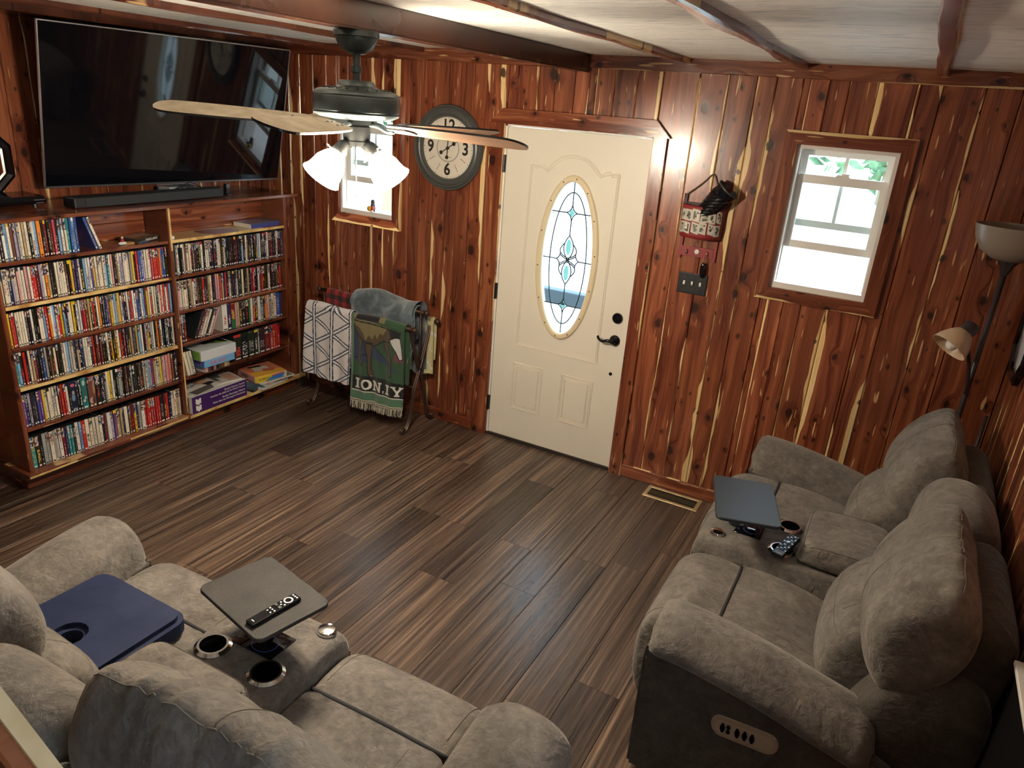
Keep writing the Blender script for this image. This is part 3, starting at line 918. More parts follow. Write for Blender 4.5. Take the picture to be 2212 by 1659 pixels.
# ------------------------------------------------------------------ disc cases
PAL = dict(cream=(.78, .70, .54), white=(.80, .77, .68), black=(.010, .010, .010), dark=(.022, .018, .016), red=(.50, .020, .016), maroon=(.16, .014, .018),
           pink=(.62, .07, .12), orange=(.78, .24, .02), yellow=(.74, .50, .03), gold=(.45, .30, .09), blue=(.035, .085, .34), navy=(.018, .026, .085),
           ltblue=(.22, .42, .66), teal=(.03, .26, .28), green=(.035, .16, .05), grey=(.32, .31, .28), lilac=(.40, .34, .46), purple=(.16, .05, .22),
           brown=(.13, .065, .032), tan=(.46, .33, .17), silver=(.40, .41, .40), rose=(.66, .34, .34))
CN = dict(cream='cream', white='white', black='black', dark='near-black', red='red', maroon='maroon', pink='pink', orange='orange', yellow='yellow', gold='gold', blue='blue', navy='navy',
          ltblue='light blue', teal='teal', green='green', grey='grey', lilac='lilac', purple='purple', brown='brown', tan='tan', silver='silver grey', rose='rose')
LIGHT = ('cream', 'white', 'yellow', 'tan', 'ltblue', 'grey', 'silver', 'lilac', 'rose', 'orange')


def jit(c, r, a=.15): 
    f = 1+r.uniform(-a, a); return tuple(max(0, min(1, v*f+r.uniform(-.01, .01))) for v in c)


def sleeve(b, r, base, wd, h, dep, detail=True, ox=0, oy=0, oz=0, lean=0.0, text_on=True):
    """one case: printed spine to the front (+x), dark plastic elsewhere"""
    c0 = jit(PAL[base], r)
    ca, sa = cos(lean), sin(lean)

    def P(x, y, z): return (ox+x, oy+y*ca-z*sa, oz+y*sa+z*ca)
    e = .0012
    dk = (.014, .014, .014); page = c0 if base in LIGHT and not detail else dk
    y0, y1 = -wd/2, wd/2
    V = [b.vert(P(*p)) for p in ((-dep, y0, 0), (-dep, y1, 0), (-dep, y1, h), (-dep, y0, h), (-e, y0, 0), (-e, y1, 0), (-e, y1, h), (-e, y0, h),
                                 (0, y0+e, e), (0, y1-e, e), (0, y1-e, h-e), (0, y0+e, h-e))]
    sidec = tuple(v*.8 for v in c0)
    for f, c in (((0, 3, 2, 1), dk), ((0, 4, 7, 3), sidec), ((1, 2, 6, 5), sidec), ((3, 7, 6, 2), dk), ((0, 1, 5, 4), dk),
                 ((4, 8, 11, 7), dk), ((5, 6, 10, 9), dk), ((7, 11, 10, 6), dk), ((4, 5, 9, 8), dk)):
        b.col = c; b.face([V[k] for k in f])
    nr = 40; nc = 5 if wd < .024 else 7
    lightb = sum(c0) > .9
    ink = r.choice([(.02, .02, .02), (.02, .02, .02), (.45, .03, .03), (.05, .08, .3)]) if lightb else r.choice([(.80, .76, .65), (.80, .76, .65), (.75, .72, .7), (.60, .06, .05), (.72, .5, .1)])
    t0 = r.randint(5, 10); t1 = r.randint(18, 32); bold = r.random() < .35; dens = r.uniform(.35, .6)
    ink = tuple(.45*i_+.55*c_ for i_, c_ in zip(ink, c0)) if r.random() < .45 else ink
    picture = r.random() < .45; py0 = max(t1+1, 27); pc = [jit(PAL[r.choice(['tan', 'brown', 'dark', 'rose', 'ltblue', 'navy', 'cream'])], r) for _ in range(12)]
    band = r.random() < .22; bandc = jit(PAL[r.choice(['red', 'navy', 'white', 'black', 'yellow'])], r)
    ids = [[b.vert(P(0, y0+e+(wd-2*e)*a/nc, e+(h-2*e)*k/nr)) for k in range(nr+1)] for a in range(nc+1)]
    for a in range(nc):
        for k in range(nr):
            c = c0; mid = (0 < a < nc-1) if bold else (a == nc//2 or (wd > .024 and abs(a-nc//2) < 2))
            if text_on:
                if k < 4: 
                    if 0 < a < nc-1 and k in (1, 2): c = (.82, .80, .74) if not lightb else (.03, .03, .03)
                elif t0 <= k <= t1 and mid and r.random() < dens: c = ink
                elif picture and k >= py0 and k < nr-1: c = pc[((a//2)*5+(k//2)*3) % 12]
                elif band and k >= nr-4: c = bandc
                elif k == nr-2 and mid and r.random() < .4: c = ink
            b.col = c; b.face([ids[a][k], ids[a+1][k], ids[a+1][k+1], ids[a][k+1]])
    b.col = None


def nth(n):
    return '%d%s' % (n, 'th' if 10 <= n % 100 <= 20 else {1: 'st', 2: 'nd', 3: 'rd'}.get(n % 10, 'th'))


ROWNAME = ['top shelf of the left bay', 'second shelf of the left bay', 'third shelf of the left bay', 'fourth shelf of the left bay', 'fifth shelf of the left bay', 'bottom shelf of the left bay']


def row(idx, z, seq, y0, y1, wd, h, lean=0.0, grp='disc cases on the '):
    r = random.Random(100+idx); n = len(seq); y = y0; tot = 0
    ws = []
    for c in seq:
        wv = wd
        if isinstance(c, tuple): c, wv = c
        ws.append((c, wv*r.uniform(.96, 1.04)))
    sc_ = min(1.0, (y1-y0-.002*0)/(sum(w_ for _, w_ in ws)+.0006*len(ws)))
    for i, (c, wv) in enumerate(ws):
        wv *= sc_; hh = h*r.uniform(.985, 1.0)
        b = B(); fx = FX-.020+r.uniform(-.006, .004)
        sleeve(b, r, c, wv, hh, .136 if wv < .03 else .14)
        o = b.build('disc_case', M['print'], fix=False)
        o.location = (fx, y+wv/2, z+.0005); MW[o.name] = Matrix.Translation(o.location)
        tag(o, '%s disc case, %s from the left on the %s' % (CN[c], nth(i+1), ROWNAME[idx]), 'disc case', grp+ROWNAME[idx])
        y += wv+.0006*sc_


def seqof(s_): 
    out = []
    for tkn in s_.split():
        if '*' in tkn:
            a, n = tkn.split('*'); out += [a]*int(n)
        elif ':' in tkn:
            a, n = tkn.split(':'); out.append((a, float(n)))
        else: out.append(tkn)
    return out


row(0, SHZ[0], seqof('black white black white ltblue cream brown lilac grey cream tan cream black white ltblue orange:.021 black maroon black maroon pink black ltblue white cream teal blue ltblue blue'), -2.160, -1.735, .0147, .187)
row(1, SHZ[1], seqof('cream cream cream navy lilac cream rose cream cream rose cream red red maroon lilac cream orange tan black black cream*4 brown black yellow navy navy cream black ltblue white white blue yellow cream*4 ltblue teal cream rose black brown white lilac cream cream cream grey yellow black red blue blue lilac cream cream cream pink red red red orange blue blue black'), -2.162, -1.212, .0148, .187)
row(2, SHZ[2], seqof('yellow red red cream cream cream cream black black white black black cream cream ltblue red orange white ltblue cream red yellow ltblue black white cream yellow black white white maroon red brown gold black red black white orange black navy navy purple yellow cream ltblue tan yellow cream navy black white maroon red white white blue navy cream ltblue navy yellow cream red cream cream black white red cream red white red ltblue'), -2.160, -1.212, .0148, .187)
row(3, SHZ[3], seqof('teal ltblue black red black cream tan maroon black dark blue grey black brown dark cream black black cream white ltblue grey cream navy tan black navy white cream white black red dark maroon maroon black black cream black yellow black yellow white red black maroon dark black tan navy black gold ltblue white black lilac yellow dark silver white black orange brown cream black navy cream black dark white'), -2.160, -1.212, .0146, .187)
row(4, SHZ[4], seqof('purple navy lilac dark navy blue purple yellow cream cream cream cream cream black red red white black navy:.036 black black teal:.036 brown:.050 black:.030 black black grey cream yellow white black dark silver:.022 black black brown black grey black dark black brown black grey cream ltblue silver purple tan cream cream yellow grey rose rose pink tan brown dark:.032'), -2.158, -1.212, .0150, .19)
row(5, BASEZ, seqof('teal:.026 dark:.026 black silver:.022 silver cream:.024 grey silver white:.022 maroon navy teal teal dark white:.024 ltblue red:.024 cream:.024 cream:.02 cream:.02 cream:.02 cream:.02 black maroon white:.024 lilac:.022 purple:.02 tan:.026 tan navy cream:.024 brown maroon:.022 yellow navy grey white:.026 red red red red red red red black:.03 maroon:.02 red navy:.02 cream:.024 cream tan:.022 white'), -2.156, -1.214, .0165, .19)
# two cases leaning on the top shelf
r = random.Random(5)
for i, (yy, ln, c, lb) in enumerate(((-1.640, .30, 'blue', 'blue disc case leaning left at the end of the top shelf row'), (-1.618, .31, 'white', 'pale blue-white disc case leaning at the far end of the top row'))):
    b = B(); sleeve(b, r, c, .0145, .187, .135, lean=ln)
    o = b.build('disc_case', M['print'], fix=False); o.location = (FX-.018, yy, SHZ[0]+.0025); MW[o.name] = Matrix.Translation(o.location)
    tag(o, lb, 'disc case', 'leaning disc cases on the top shelf')
# lettering on a few spines
def spine_text(o, body, size, zc, mat, wsc=1.0, rot=True):
    p = o.location
    text('lettering', body, size, mat, (p.x+.0009, p.y, p.z+zc), (0, 0, -1) if rot else (0, 1, 0), (0, 1, 0) if rot else (0, 0, 1), o, .0002, sx=wsc)


byl = {}
for o in bpy.data.objects:
    if o.name.startswith('disc_case') and o.get('group', '').endswith(ROWNAME[5]): byl.setdefault('r5', []).append(o)
    if o.name.startswith('disc_case') and o.get('group', '').endswith(ROWNAME[4]): byl.setdefault('r4', []).append(o)
    if o.name.startswith('disc_case') and o.get('group', '').endswith(ROWNAME[1]): byl.setdefault('r1', []).append(o)
R5 = sorted(byl['r5'], key=lambda o: o.location.y); R4 = sorted(byl['r4'], key=lambda o: o.location.y); R1 = sorted(byl['r1'], key=lambda o: o.location.y)
for k, mt in ((5, M['red_ink']), (8, M['red_ink']), (11, M['white']), (12, M['white']), (13, M['white']), (14, M['navy']), (16, M['white'])): spine_text(R5[k], 'NCIS', .017, .135, mt, 1.5)
spine_text(R1[3], 'MERSTONE', .0085, .10, M['white'], 1.3)
spine_text(R1[33], 'SAFE HAVEN', .0095, .10, M['navy'], 1.3)


def box_cover(o, wd, elems):
    """front picture of a thick box: raised flat shapes (x across -.5..5, z 0..1, rx, rz, colour)"""
    p = o.location; b = B(); b2 = {}
    for k, (ex, ez, rx, rz, c) in enumerate(elems):
        b.col = c; i = len(b.v); n = 14
        for j in range(n): b.v.append((p.x+.0006+.00015*k, p.y+(ex+rx*cos(2*pi*j/n))*wd, p.z+(ez+rz*sin(2*pi*j/n))*.187))
        b.face(list(range(i, i+n)))
    b.build('cover_art', M['print'], o, fix=False)


box_cover(R4[18], .034, [(0, .5, .46, .47, (.012, .016, .04)), (.0, .62, .22, .07, (.42, .30, .28)), (-.05, .47, .30, .12, (.16, .24, .42)), (0, .86, .36, .05, (.55, .12, .22)), (0, .10, .38, .03, (.3, .3, .35))])
box_cover(R4[21], .034, [(0, .55, .46, .42, (.02, .15, .13)), (0, .84, .26, .09, (.45, .58, .44)), (.1, .36, .18, .05, (.5, .55, .5)), (-.15, .27, .2, .05, (.6, .62, .58))])
box_cover(R4[22], .048, [(0, .5, .46, .47, (.16, .06, .05)), (.25, .62, .14, .22, (.40, .22, .10)), (-.1, .22, .30, .10, (.50, .30, .22)), (.1, .20, .12, .09, (.05, .03, .03))])
spine_text(R4[22], '24', .020, .165, M['white'], 1, False); spine_text(R4[23], '24', .016, .165, M['white'], 1, False)

# right bay: the two upper rows (beyond the three hundred nearest) are one object
def packed(name, z, cols, y0, y1, wd, h, seed):
    r = random.Random(seed); y = y0; b = B()
    while y < y1-wd:
        wv = wd*r.uniform(.93, 1.07); c = r.choice(cols)
        sleeve(b, r, c, wv, h*r.uniform(.985, 1), .135, ox=FX-.022+r.uniform(-.006, .004), oy=y+wv/2, oz=z+.0005); y += wv+.0005
    o = b.build(name, M['print'], fix=False); return solo(o, (FX-.1, (y0+y1)/2, z))


tag(packed('disc_cases', SHZ[1], 'black black black black black dark dark dark white white cream cream silver black black ltblue navy maroon brown'.split(), -1.178, -.278, .0148, .187, 21), 'tight row of mostly black disc cases, right bay below its pale shelf', 'disc cases', kind='stuff')
tag(packed('disc_cases', SHZ[2], 'black black black black dark dark dark black white cream cream tan brown brown red rose white navy'.split(), -1.178, -.278, .0148, .187, 22), 'tight row of black and cream disc cases, third shelf of the right bay', 'disc cases', kind='stuff')

# right bay, fourth row: books and boxes
RB = 'books on the fourth shelf of the right bay'


def book(y, wd, h, c, lab, lean=0.0, dep=.13, z=SHZ[3], grp=RB, fx=FX-.02, cat='book', seed=0, textured=True):
    r = random.Random(seed+int(abs(y)*1000)); b = B(); sleeve(b, r, c, wd, h, dep, lean=lean, text_on=textured)
    o = b.build('book', M['printmatte'], fix=False); o.location = (fx, y, z+.0008+(abs(sin(lean))*wd/2)); MW[o.name] = Matrix.Translation(o.location)
    return tag(o, lab, cat, grp)


for i, (y, c) in enumerate(((-1.166, 'brown'), (-1.149, 'dark'), (-1.132, 'maroon'))):
    book(y, .016, .188, c, '%s book standing at the left end of the fourth right-bay shelf, %s' % (CN[c], ['against the divider', 'second from the divider', 'third from the divider'][i]))
for i, (y, wd, c) in enumerate(((-1.062, .014, 'dark'), (-1.040, .018, 'maroon'), (-1.018, .014, 'white'), (-.997, .016, 'cream'), (-.976, .014, 'black'), (-.957, .015, 'white'), (-.938, .014, 'rose'))):
    book(y, wd, .188, c, '%s book leaning far right on the fourth right-bay shelf, %s of the leaning ones' % (CN[c], nth(i+1)), -.42)
YY = -.842
for i, (wd, h, c, lb) in enumerate(((.040, .19, 'white', 'white and light blue game box standing beside the leaning books'), (.026, .188, 'navy', 'dark navy boxed set right of the white game box'), (.030, .185, 'maroon', 'maroon and green boxed set with white script on its spine'),
                                    (.016, .182, 'rose', 'rose book right of the maroon boxed set'), (.016, .182, 'tan', 'tan book in the fourth right-bay row'), (.018, .186, 'dark', 'near-black book left of the two black boxes'), (.026, .184, 'black', 'wide black box, left one of the pair'),
                                    (.026, .184, 'black', 'wide black box, right one of the pair'), (.014, .17, 'green', 'thin green book beside the wide black boxes'), (.018, .188, 'white', 'white book left of the bright red one'), (.018, .186, 'red', 'bright red book in the fourth right-bay row'), (.018, .184, 'dark', 'near-black book right of the bright red one'),
                                    (.024, .186, 'white', 'wide white book in the middle of the fourth right-bay row'), (.020, .18, 'silver', 'silver grey book right of the wide white one'), (.014, .18, 'black', 'thin black book right of the silver grey one'), (.018, .182, 'orange', 'orange-pink book with a pale spine'), (.018, .184, 'rose', 'rose book right of the orange-pink one'),
                                    (.016, .182, 'grey', 'grey book before the cream ones'), (.018, .186, 'cream', 'cream book, left of two near the right end'), (.022, .186, 'cream', 'wide cream book, right of two near the right end'), (.030, .182, 'blue', 'thick blue book near the right end'), (.02, .176, 'navy', 'navy book right of the thick blue one'), (.022, .18, 'blue', 'blue book at the right end against the end panel'))):
    wd *= 1.12
    if YY+wd > -.279: break
    bk = book(YY+wd/2, wd, h, c, lb, seed=i*7)
    if i == 2:
        b = B(); p = bk.location; b.box(p.x, p.x+.0008, p.y-wd/2+.001, p.y+wd/2-.001, p.z+.002, p.z+.070); b.build('lower_half', simple('green_card', (.03, .15, .04), .5), bk)
    YY += wd+.0008
# fifth row right part: dark boxed sets, pink and red books
R5G = 'boxed sets on the fifth shelf of the right bay'
YY = -.760
for i, (wd, h, c, lb) in enumerate(((.062, .185, 'black', 'thick black boxed set with pale lettering, nearest the game boxes'), (.060, .185, 'black', 'thick black boxed set, second from the game boxes'), (.055, .186, 'dark', 'thick dark boxed set, third from the game boxes'), (.034, .185, 'black', 'black boxed set left of the white strip'), (.010, .186, 'white', 'thin white case between the dark boxed sets'),
                                    (.050, .186, 'dark', 'dark boxed set with a yellow top and gold lettering'), (.052, .190, 'maroon', 'wide maroon boxed set with pale script'), (.024, .190, 'pink', 'pink book left of the red set'), (.021, .19, 'red', 'red book, first of the red set by the end panel'), (.021, .19, 'red', 'red book, second of the red set by the end panel'), (.021, .19, 'red', 'red book, third of the red set by the end panel'))):
    if YY+wd > -.276: wd = max(.008, -.277-YY)
    book(YY+wd/2, wd, h, c, lb, z=SHZ[4], grp=R5G, seed=i*3+1, dep=.14); YY += wd+.001
# leaning pale books by the divider
for i, (y, c, ln, wd) in enumerate(((-1.173, 'grey', 0, .012), (-1.134, 'cream', .15, .021), (-1.111, 'cream', .15, .019), (-1.0905, 'cream', .15, .017), (-1.0770, 'navy', .15, .008))):
    book(y, wd, .17 if i else .125, c, ['short grey book upright against the divider, fifth right-bay shelf', 'cream book leaning, nearest the divider', 'cream book leaning, middle one by the game boxes', 'cream book leaning, last before the navy one', 'thin navy book leaning against the game boxes'][i], ln, z=SHZ[4], grp='leaning books by the divider', seed=i, textured=i == 3)
# three stacked game boxes
GX = 'stacked game boxes on the fifth right-bay shelf'


def gbox(name, label, x0, x1, y0, y1, z0, z1, tc, sc_, fc, rz=0, grp=None, cat='game box', mats=None):
    c = ((x0+x1)/2, (y0+y1)/2, z0)
    t = thing(name, label, cat, c, rz, grp); hx, hy, h = (x1-x0)/2, (y1-y0)/2, z1-z0
    b = B(); b.rbox(-hx, hx, -hy, hy, 0, h, .002, 1)
    b.c = []
    for f in b.f:
        vs = [b.v[i] for i in f]; cz_ = sum(p[2] for p in vs)/len(vs); cx_ = sum(p[0] for p in vs)/len(vs); cy_ = sum(p[1] for p in vs)/len(vs)
        b.c.append(tc if cz_ > h-.0015 else fc if cx_ > hx-.0015 else sc_ if cy_ < -hy+.0015 else (.5, .5, .48))
    b.build('box', M['print'], t, world=False, fix=False); return t


def onbox(t, nm, rects, mat=None):
    """flat printed patches in the box's own coordinates: list of (points, colour)"""
    for grp_ in ([[q_] for q_ in rects] if len(rects) < 7 else [rects]):
        b = B()
        for pts, c in grp_:
            b.col = c; b.face([b.vert(p) for p in pts])
        o = b.build(nm, M['print'], t, world=False, fix=False)
        if len(grp_) > 1: o['kind'] = 'stuff'


z0 = SHZ[4]
g1 = gbox('game_box', 'flat white game box with photo strip, bottom of the stack by leaning books', -1.80, -1.585, -1.035, -.835, z0, z0+.042, (.7, .7, .7), (.72, .72, .70), (.10, .09, .08), grp=GX)
r = random.Random(9)
onbox(g1, 'photo_strip', [(((.1084, -.10+.2*k/9, .004), (.1084, -.10+.2*(k+.9)/9, .004), (.1084, -.10+.2*(k+.9)/9, .038), (.1084, -.10+.2*k/9, .038)), jit(PAL[r.choice(['tan', 'cream', 'brown', 'rose', 'dark'])], r, .4)) for k in range(9)])
g2 = gbox('game_box', 'light blue game box with pink lettering, middle of the stack', -1.80, -1.565, -1.055, -.805, z0+.0425, z0+.092, (.25, .45, .75), (.05, .16, .50), (.18, .42, .72), grp=GX)
m_ = MW[g2.name]
text('lettering', 'RACKO', .036, M['pink_ink'], (-1.565+.0008, -.945, z0+.066), (0, 1, 0), (0, 0, 1), g2, .0003)
text('lettering', 'KO', .034, M['pink_ink'], (-1.62, -1.055-.0008, z0+.066), (1, 0, 0), (0, 0, 1), g2, .0003)
g3 = gbox('game_box', 'large white and green boxed console game, top of the stack', -1.79, -1.565, -1.075, -.790, z0+.0925, z0+.160, (.62, .66, .66), (.45, .50, .46), (.66, .68, .70), grp=GX)
onbox(g3, 'cover_art', [(((-.10, .02, .0675), (.02, .02, .0677), (.06, .125, .0675), (-.10, .135, .0675)), (.16, .32, .05)), (((-.07, -.02, .0681), (.0, -.03, .0681), (.02, .06, .0681), (-.06, .08, .0681)), (.05, .05, .05)), (((.02, -.1429, .004), (.10, -.1429, .004), (.10, -.1429, .06), (.02, -.1429, .06)), (.20, .42, .05))])
# puzzle box on the bottom board with magazines on top
pz = gbox('puzzle_box', 'long purple jigsaw puzzle box with white lettering on the bottom board', -1.80, -1.566, -1.172, -.720, BASEZ, BASEZ+.122, (.55, .52, .50), (.74, .72, .66), (.060, .016, .125), cat='puzzle')
fx_ = -1.566+.0009
for body, sz, zz, yy in (('Grand Canyon Sunset', .0200, .100, -.735), ('Coucher de soleil sur le Grand Canyon', .0185, .080, -.735), ('Rocky Mountain Winter', .0200, .052, -.735), ('Hiver dans les Montagnes Rocheuses', .0185, .031, -.735)):
    text('lettering', body, sz, M['white'], (fx_, yy, BASEZ+zz), (0, 1, 0), (0, 0, 1), pz, .0003, 'RIGHT')
for zz in (.082, .036):
    b = B(); cy_, cz_ = -1.125, BASEZ+zz
    pc_ = [(cy_-.021, cz_-.018), (cy_-.006, cz_-.018), (cy_-.006, cz_-.026), (cy_+.006, cz_-.026), (cy_+.006, cz_-.018), (cy_+.021, cz_-.018), (cy_+.021, cz_+.018), (cy_+.007, cz_+.018), (cy_+.005, cz_+.010), (cy_-.005, cz_+.010), (cy_-.007, cz_+.018), (cy_-.021, cz_+.018)]
    b.prism(pc_, fx_-.0004, fx_+.0004, 'x'); b.build('puzzle_emblem', M['white'], pz)
b = B(); b.box(-1.75, -1.60, -1.1733, -1.1723, BASEZ+.012, BASEZ+.108); b.build('end_label', simple('navy_card', (.02, .02, .08), .5), pz)
r = random.Random(4)


def mag(label, c, hx, hy, z, th, rz, col, patches, grp):
    t = thing('magazine', label, 'magazine', (c[0], c[1], z), rz, grp)
    b = B(); b.rbox(-hx, hx, -hy, hy, 0, th, .001, 1); b.c = [(.75, .73, .68)]*len(b.f)
    for i, f in enumerate(b.f):
        if sum(b.v[k][2] for k in f)/len(f) > th-.0008: b.c[i] = col
    b.build('pages', M['print'], t, world=False, fix=False)
    if patches: onbox(t, 'cover_art', [([(p[0]*hx, p[1]*hy, th+.0004+.0001*k) for p in pts], c_) for k, (pts, c_) in enumerate(patches)])
    return t


ztop = BASEZ+.1225
mag('white magazine lying lowest on the purple puzzle box', (-1.675, -1.02), .085, .13, ztop, .006, .10, (.72, .70, .64), [(((-.8, -.8), (.8, -.8), (.8, -.3), (-.8, -.2)), (.15, .13, .12))], 'magazines on the puzzle box')
mag('pale comic magazine on the right half of the puzzle box', (-1.68, -.815), .085, .090, ztop, .010, -.18, (.55, .53, .46), [(((-.9, -.9), (.4, -.9), (.5, -.2), (-.8, -.1)), (.10, .10, .09)), (((-.6, .0), (.8, .0), (.8, .7), (-.6, .8)), (.62, .32, .24)), (((-.2, -.6), (.8, -.5), (.9, -.1), (-.1, -.2)), (.7, .68, .6))], 'magazines on the puzzle box')
fl = mag('magazine headed in bold black letters on top of the puzzle box', (-1.665, -1.03), .090, .125, ztop+.0065, .005, .18, (.74, .72, .66), [(((.2, -1), (1, -1), (1, .3), (.3, .6)), (.12, .11, .10)), (((-.9, .1), (-.2, .2), (-.1, .9), (-.9, .9)), (.70, .40, .28)), (((-.2, .3), (.4, .4), (.3, .95), (-.1, .9)), (.03, .03, .03))], 'magazines on the puzzle box')
text('lettering', 'FLIGHT', .050, M['ink'], tuple(MW[fl.name] @ Vector((-.045, -.035, .0062))), tuple((MW[fl.name].to_3x3() @ Vector((0, 1, 0)))), tuple((MW[fl.name].to_3x3() @ Vector((-1, 0, 0)))), fl, .0002)
# SORRY! box and flat books at the right end of the bottom board
mag('magazine with a landscape cover under the striped game box', (-1.640, -.440), .105, .150, BASEZ+.040, .008, -.10, (.66, .66, .62), [(((.2, -.6), (.9, -.6), (.9, .9), (.3, .9)), (.18, .26, .12))], 'flat books under the striped game box')
mag('teal book lying flat at the bottom under the striped game box', (-1.650, -.470), .095, .140, BASEZ, .022, .12, (.05, .22, .22), [(((.1, -.8), (.9, -.8), (.9, -.2), (.1, -.3)), (.45, .05, .08)), (((.5, .0), (.9, .0), (.9, .5), (.5, .5)), (.15, .55, .52))], 'flat books under the striped game box')
mag('orange booklet sticking out below the striped game box', (-1.655, -.475), .100, .115, BASEZ+.0225, .016, .22, (.62, .20, .10), [], 'flat books under the striped game box')
sg = gbox('game_box', 'colourful board game box with red striped side lying on flat books', -1.795, -1.555, -.605, -.345, BASEZ+.049, BASEZ+.100, (.72, .24, .13), (.76, .74, .70), (.80, .56, .05), -.20, cat='game box')
onbox(sg, 'stripes', [(((-.115+.23*k/13, -.1306, .002), (-.115+.23*(k+.5)/13, -.1306, .002), (-.115+.23*(k+.5)/13, -.1306, .049), (-.115+.23*k/13, -.1306, .049)), (.55, .03, .03)) for k in range(13)])
onbox(sg, 'cover_art', [(((.1206, -.05, .004), (.1206, .1, .004), (.1206, .12, .035), (.1206, .02, .032)), (.03, .20, .60)), (((.1207, .02, .025), (.1207, .12, .035), (.1207, .09, .044), (.1207, .0, .036)), (.45, .12, .35)), (((.1206, .09, .006), (.1206, .125, .006), (.1206, .125, .046), (.1206, .11, .046)), (.72, .74, .74)),
                        (((.03, -.12, .0513), (.115, -.12, .0513), (.115, .12, .0513), (.05, .12, .0513)), (.82, .50, .06)), (((-.07, -.05, .0515), (.02, -.07, .0515), (.04, .05, .0515), (-.05, .06, .0515)), (.76, .70, .62)), (((-.09, -.07, .0517), (-.06, -.07, .0517), (-.05, .02, .0517), (-.08, .03, .0517)), (.02, .02, .02)), (((.0, .0, .0518), (.05, -.02, .0518), (.07, .06, .0518), (.02, .09, .0518)), (.60, .15, .08))])
ms = MW[sg.name]; m3 = ms.to_3x3()
text('lettering', 'SORRY!', .026, M['ink'], tuple(ms @ Vector((-.01, -.1312, .024))), tuple(m3 @ Vector((1, 0, 0))), tuple(m3 @ Vector((0, 0, 1))), sg, .0003)
text('lettering', 'SORRY!', .026, M['ink'], tuple(ms @ Vector((.1212, -.06, .022))), tuple(m3 @ Vector((0, 1, 0))), tuple(m3 @ Vector((0, 0, 1))), sg, .0003)
# rolled blue-grey tube with round red marks
t = thing('poster_tube', 'blue-grey rolled tube with two orange marks beside the puzzle box', 'tube', (-1.63, -.655, BASEZ))
b = B(); b.smooth = True; b.tube([(-1.76, -.690, BASEZ+.031), (-1.60, -.648, BASEZ+.031), (-1.565, -.640, BASEZ+.031)], .030, 18); autosm(b.build('tube', simple('slate_card', (.055, .085, .11), .6), t))
for yy, zz in ((-.66, .045), (-.628, .026)):
    text('lettering', '5', .022, simple('orange_ink', (.62, .10, .05), .5), (-1.565+.0008, yy+.008, BASEZ+zz-.004), (0, 1, 0), (0, 0, 1), t, .0003)
# top shelf bits
t = gbox('book', 'dark photo-covered book lying flat on the top left shelf', -1.775, -1.640, -1.415, -1.225, SHZ[0], SHZ[0]+.028, (.10, .065, .04), (.03, .025, .02), (.016, .014, .012), .28, cat='book')
onbox(t, 'cover_art', [(((-.06, -.08, .0286), (.03, -.08, .0286), (.02, .02, .0286), (-.05, .03, .0286)), (.30, .20, .11)), (((-.04, .03, .0287), (.05, .0, .0287), (.05, .07, .0287), (-.03, .08, .0287)), (.22, .18, .14))])
ms = MW[t.name]; m3 = ms.to_3x3()
text('lettering', 'PARKLAND', .020, M['white'], tuple(ms @ Vector((.0682, .02, .014))), tuple(m3 @ Vector((0, 1, 0))), tuple(m3 @ Vector((0, 0, 1))), t, .0003)
t = thing('figurine', 'tiny red and white boat figurine on the top left shelf', 'figurine', (-1.645, -1.470, SHZ[0]))
b = B(); b.smooth = True; b.ball((-1.645, -1.470, SHZ[0]+.010), .010, 8, (1.2, 2.6, 1)); b.build('hull', simple('white_enamel', (.7, .68, .64), .3), t)
b = B(); b.smooth = True; b.ball((-1.645, -1.470, SHZ[0]+.026), .010, 8, (.9, 1.1, 1)); b.build('coat', M['red_ink'], t)
b = B(); b.smooth = True; b.ball((-1.645, -1.470, SHZ[0]+.042), .007, 8); b.build('head', simple('pale_enamel', (.68, .50, .40), .4), t)
b = B(); b.box(-1.68, -1.64, -1.46, -1.40, SHZ[0], SHZ[0]+.010); 
solo(tag(b.build('small_box', simple('brown_card', (.40, .22, .08), .5)), 'small orange-brown box beside the boat figurine', 'box'), (-1.66, -1.43, SHZ[0]))
t = gbox('book', 'blue-spined book lying flat on the pale right shelf', -1.790, -1.625, -.555, -.285, SHZ[0], SHZ[0]+.030, (.10, .12, .16), (.70, .66, .56), (.045, .055, .22), .05, cat='book')
b = B(); b.rbox(-1.645, -1.615, -1.172, -1.150, SHZ[0], SHZ[0]+.020, .004); solo(tag(b.build('eraser', M['white']), 'small white block on the pale shelf against the divider', 'block'), (-1.63, -1.161, SHZ[0]))

# ------------------------------------------------------------------ on top of the bookcase
tz = 1.475
tv = thing('television', 'huge black flat television tilted forward above the bookcase', 'television', (-2.0, -.907, 1.55))
TYAW, TTILT = radians(7.5), radians(12.5)
nv = Vector((cos(TYAW)*cos(TTILT), -sin(TYAW)*cos(TTILT), -sin(TTILT))); Yv = Vector((sin(TYAW), cos(TYAW), 0)); upv = nv.cross(Yv)
if upv.z < 0: upv = -upv
Hh = .868; cen = Vector((-1.771, -.925, 1.976)); bot = cen-upv*Hh/2
tm = Matrix(((Yv.x, upv.x, nv.x, bot.x), (Yv.y, upv.y, nv.y, bot.y), (Yv.z, upv.z, nv.z, bot.z), (0, 0, 0, 1)))


def tvbox(nm, x0, x1, y0, y1, z0, z1, mat, r_=.002):
    b = B(); b.rbox(x0, x1, y0, y1, z0, z1, r_, 1); b.v = [tuple(tm @ Vector(p)) for p in b.v]; return b.build(nm, mat, tv)


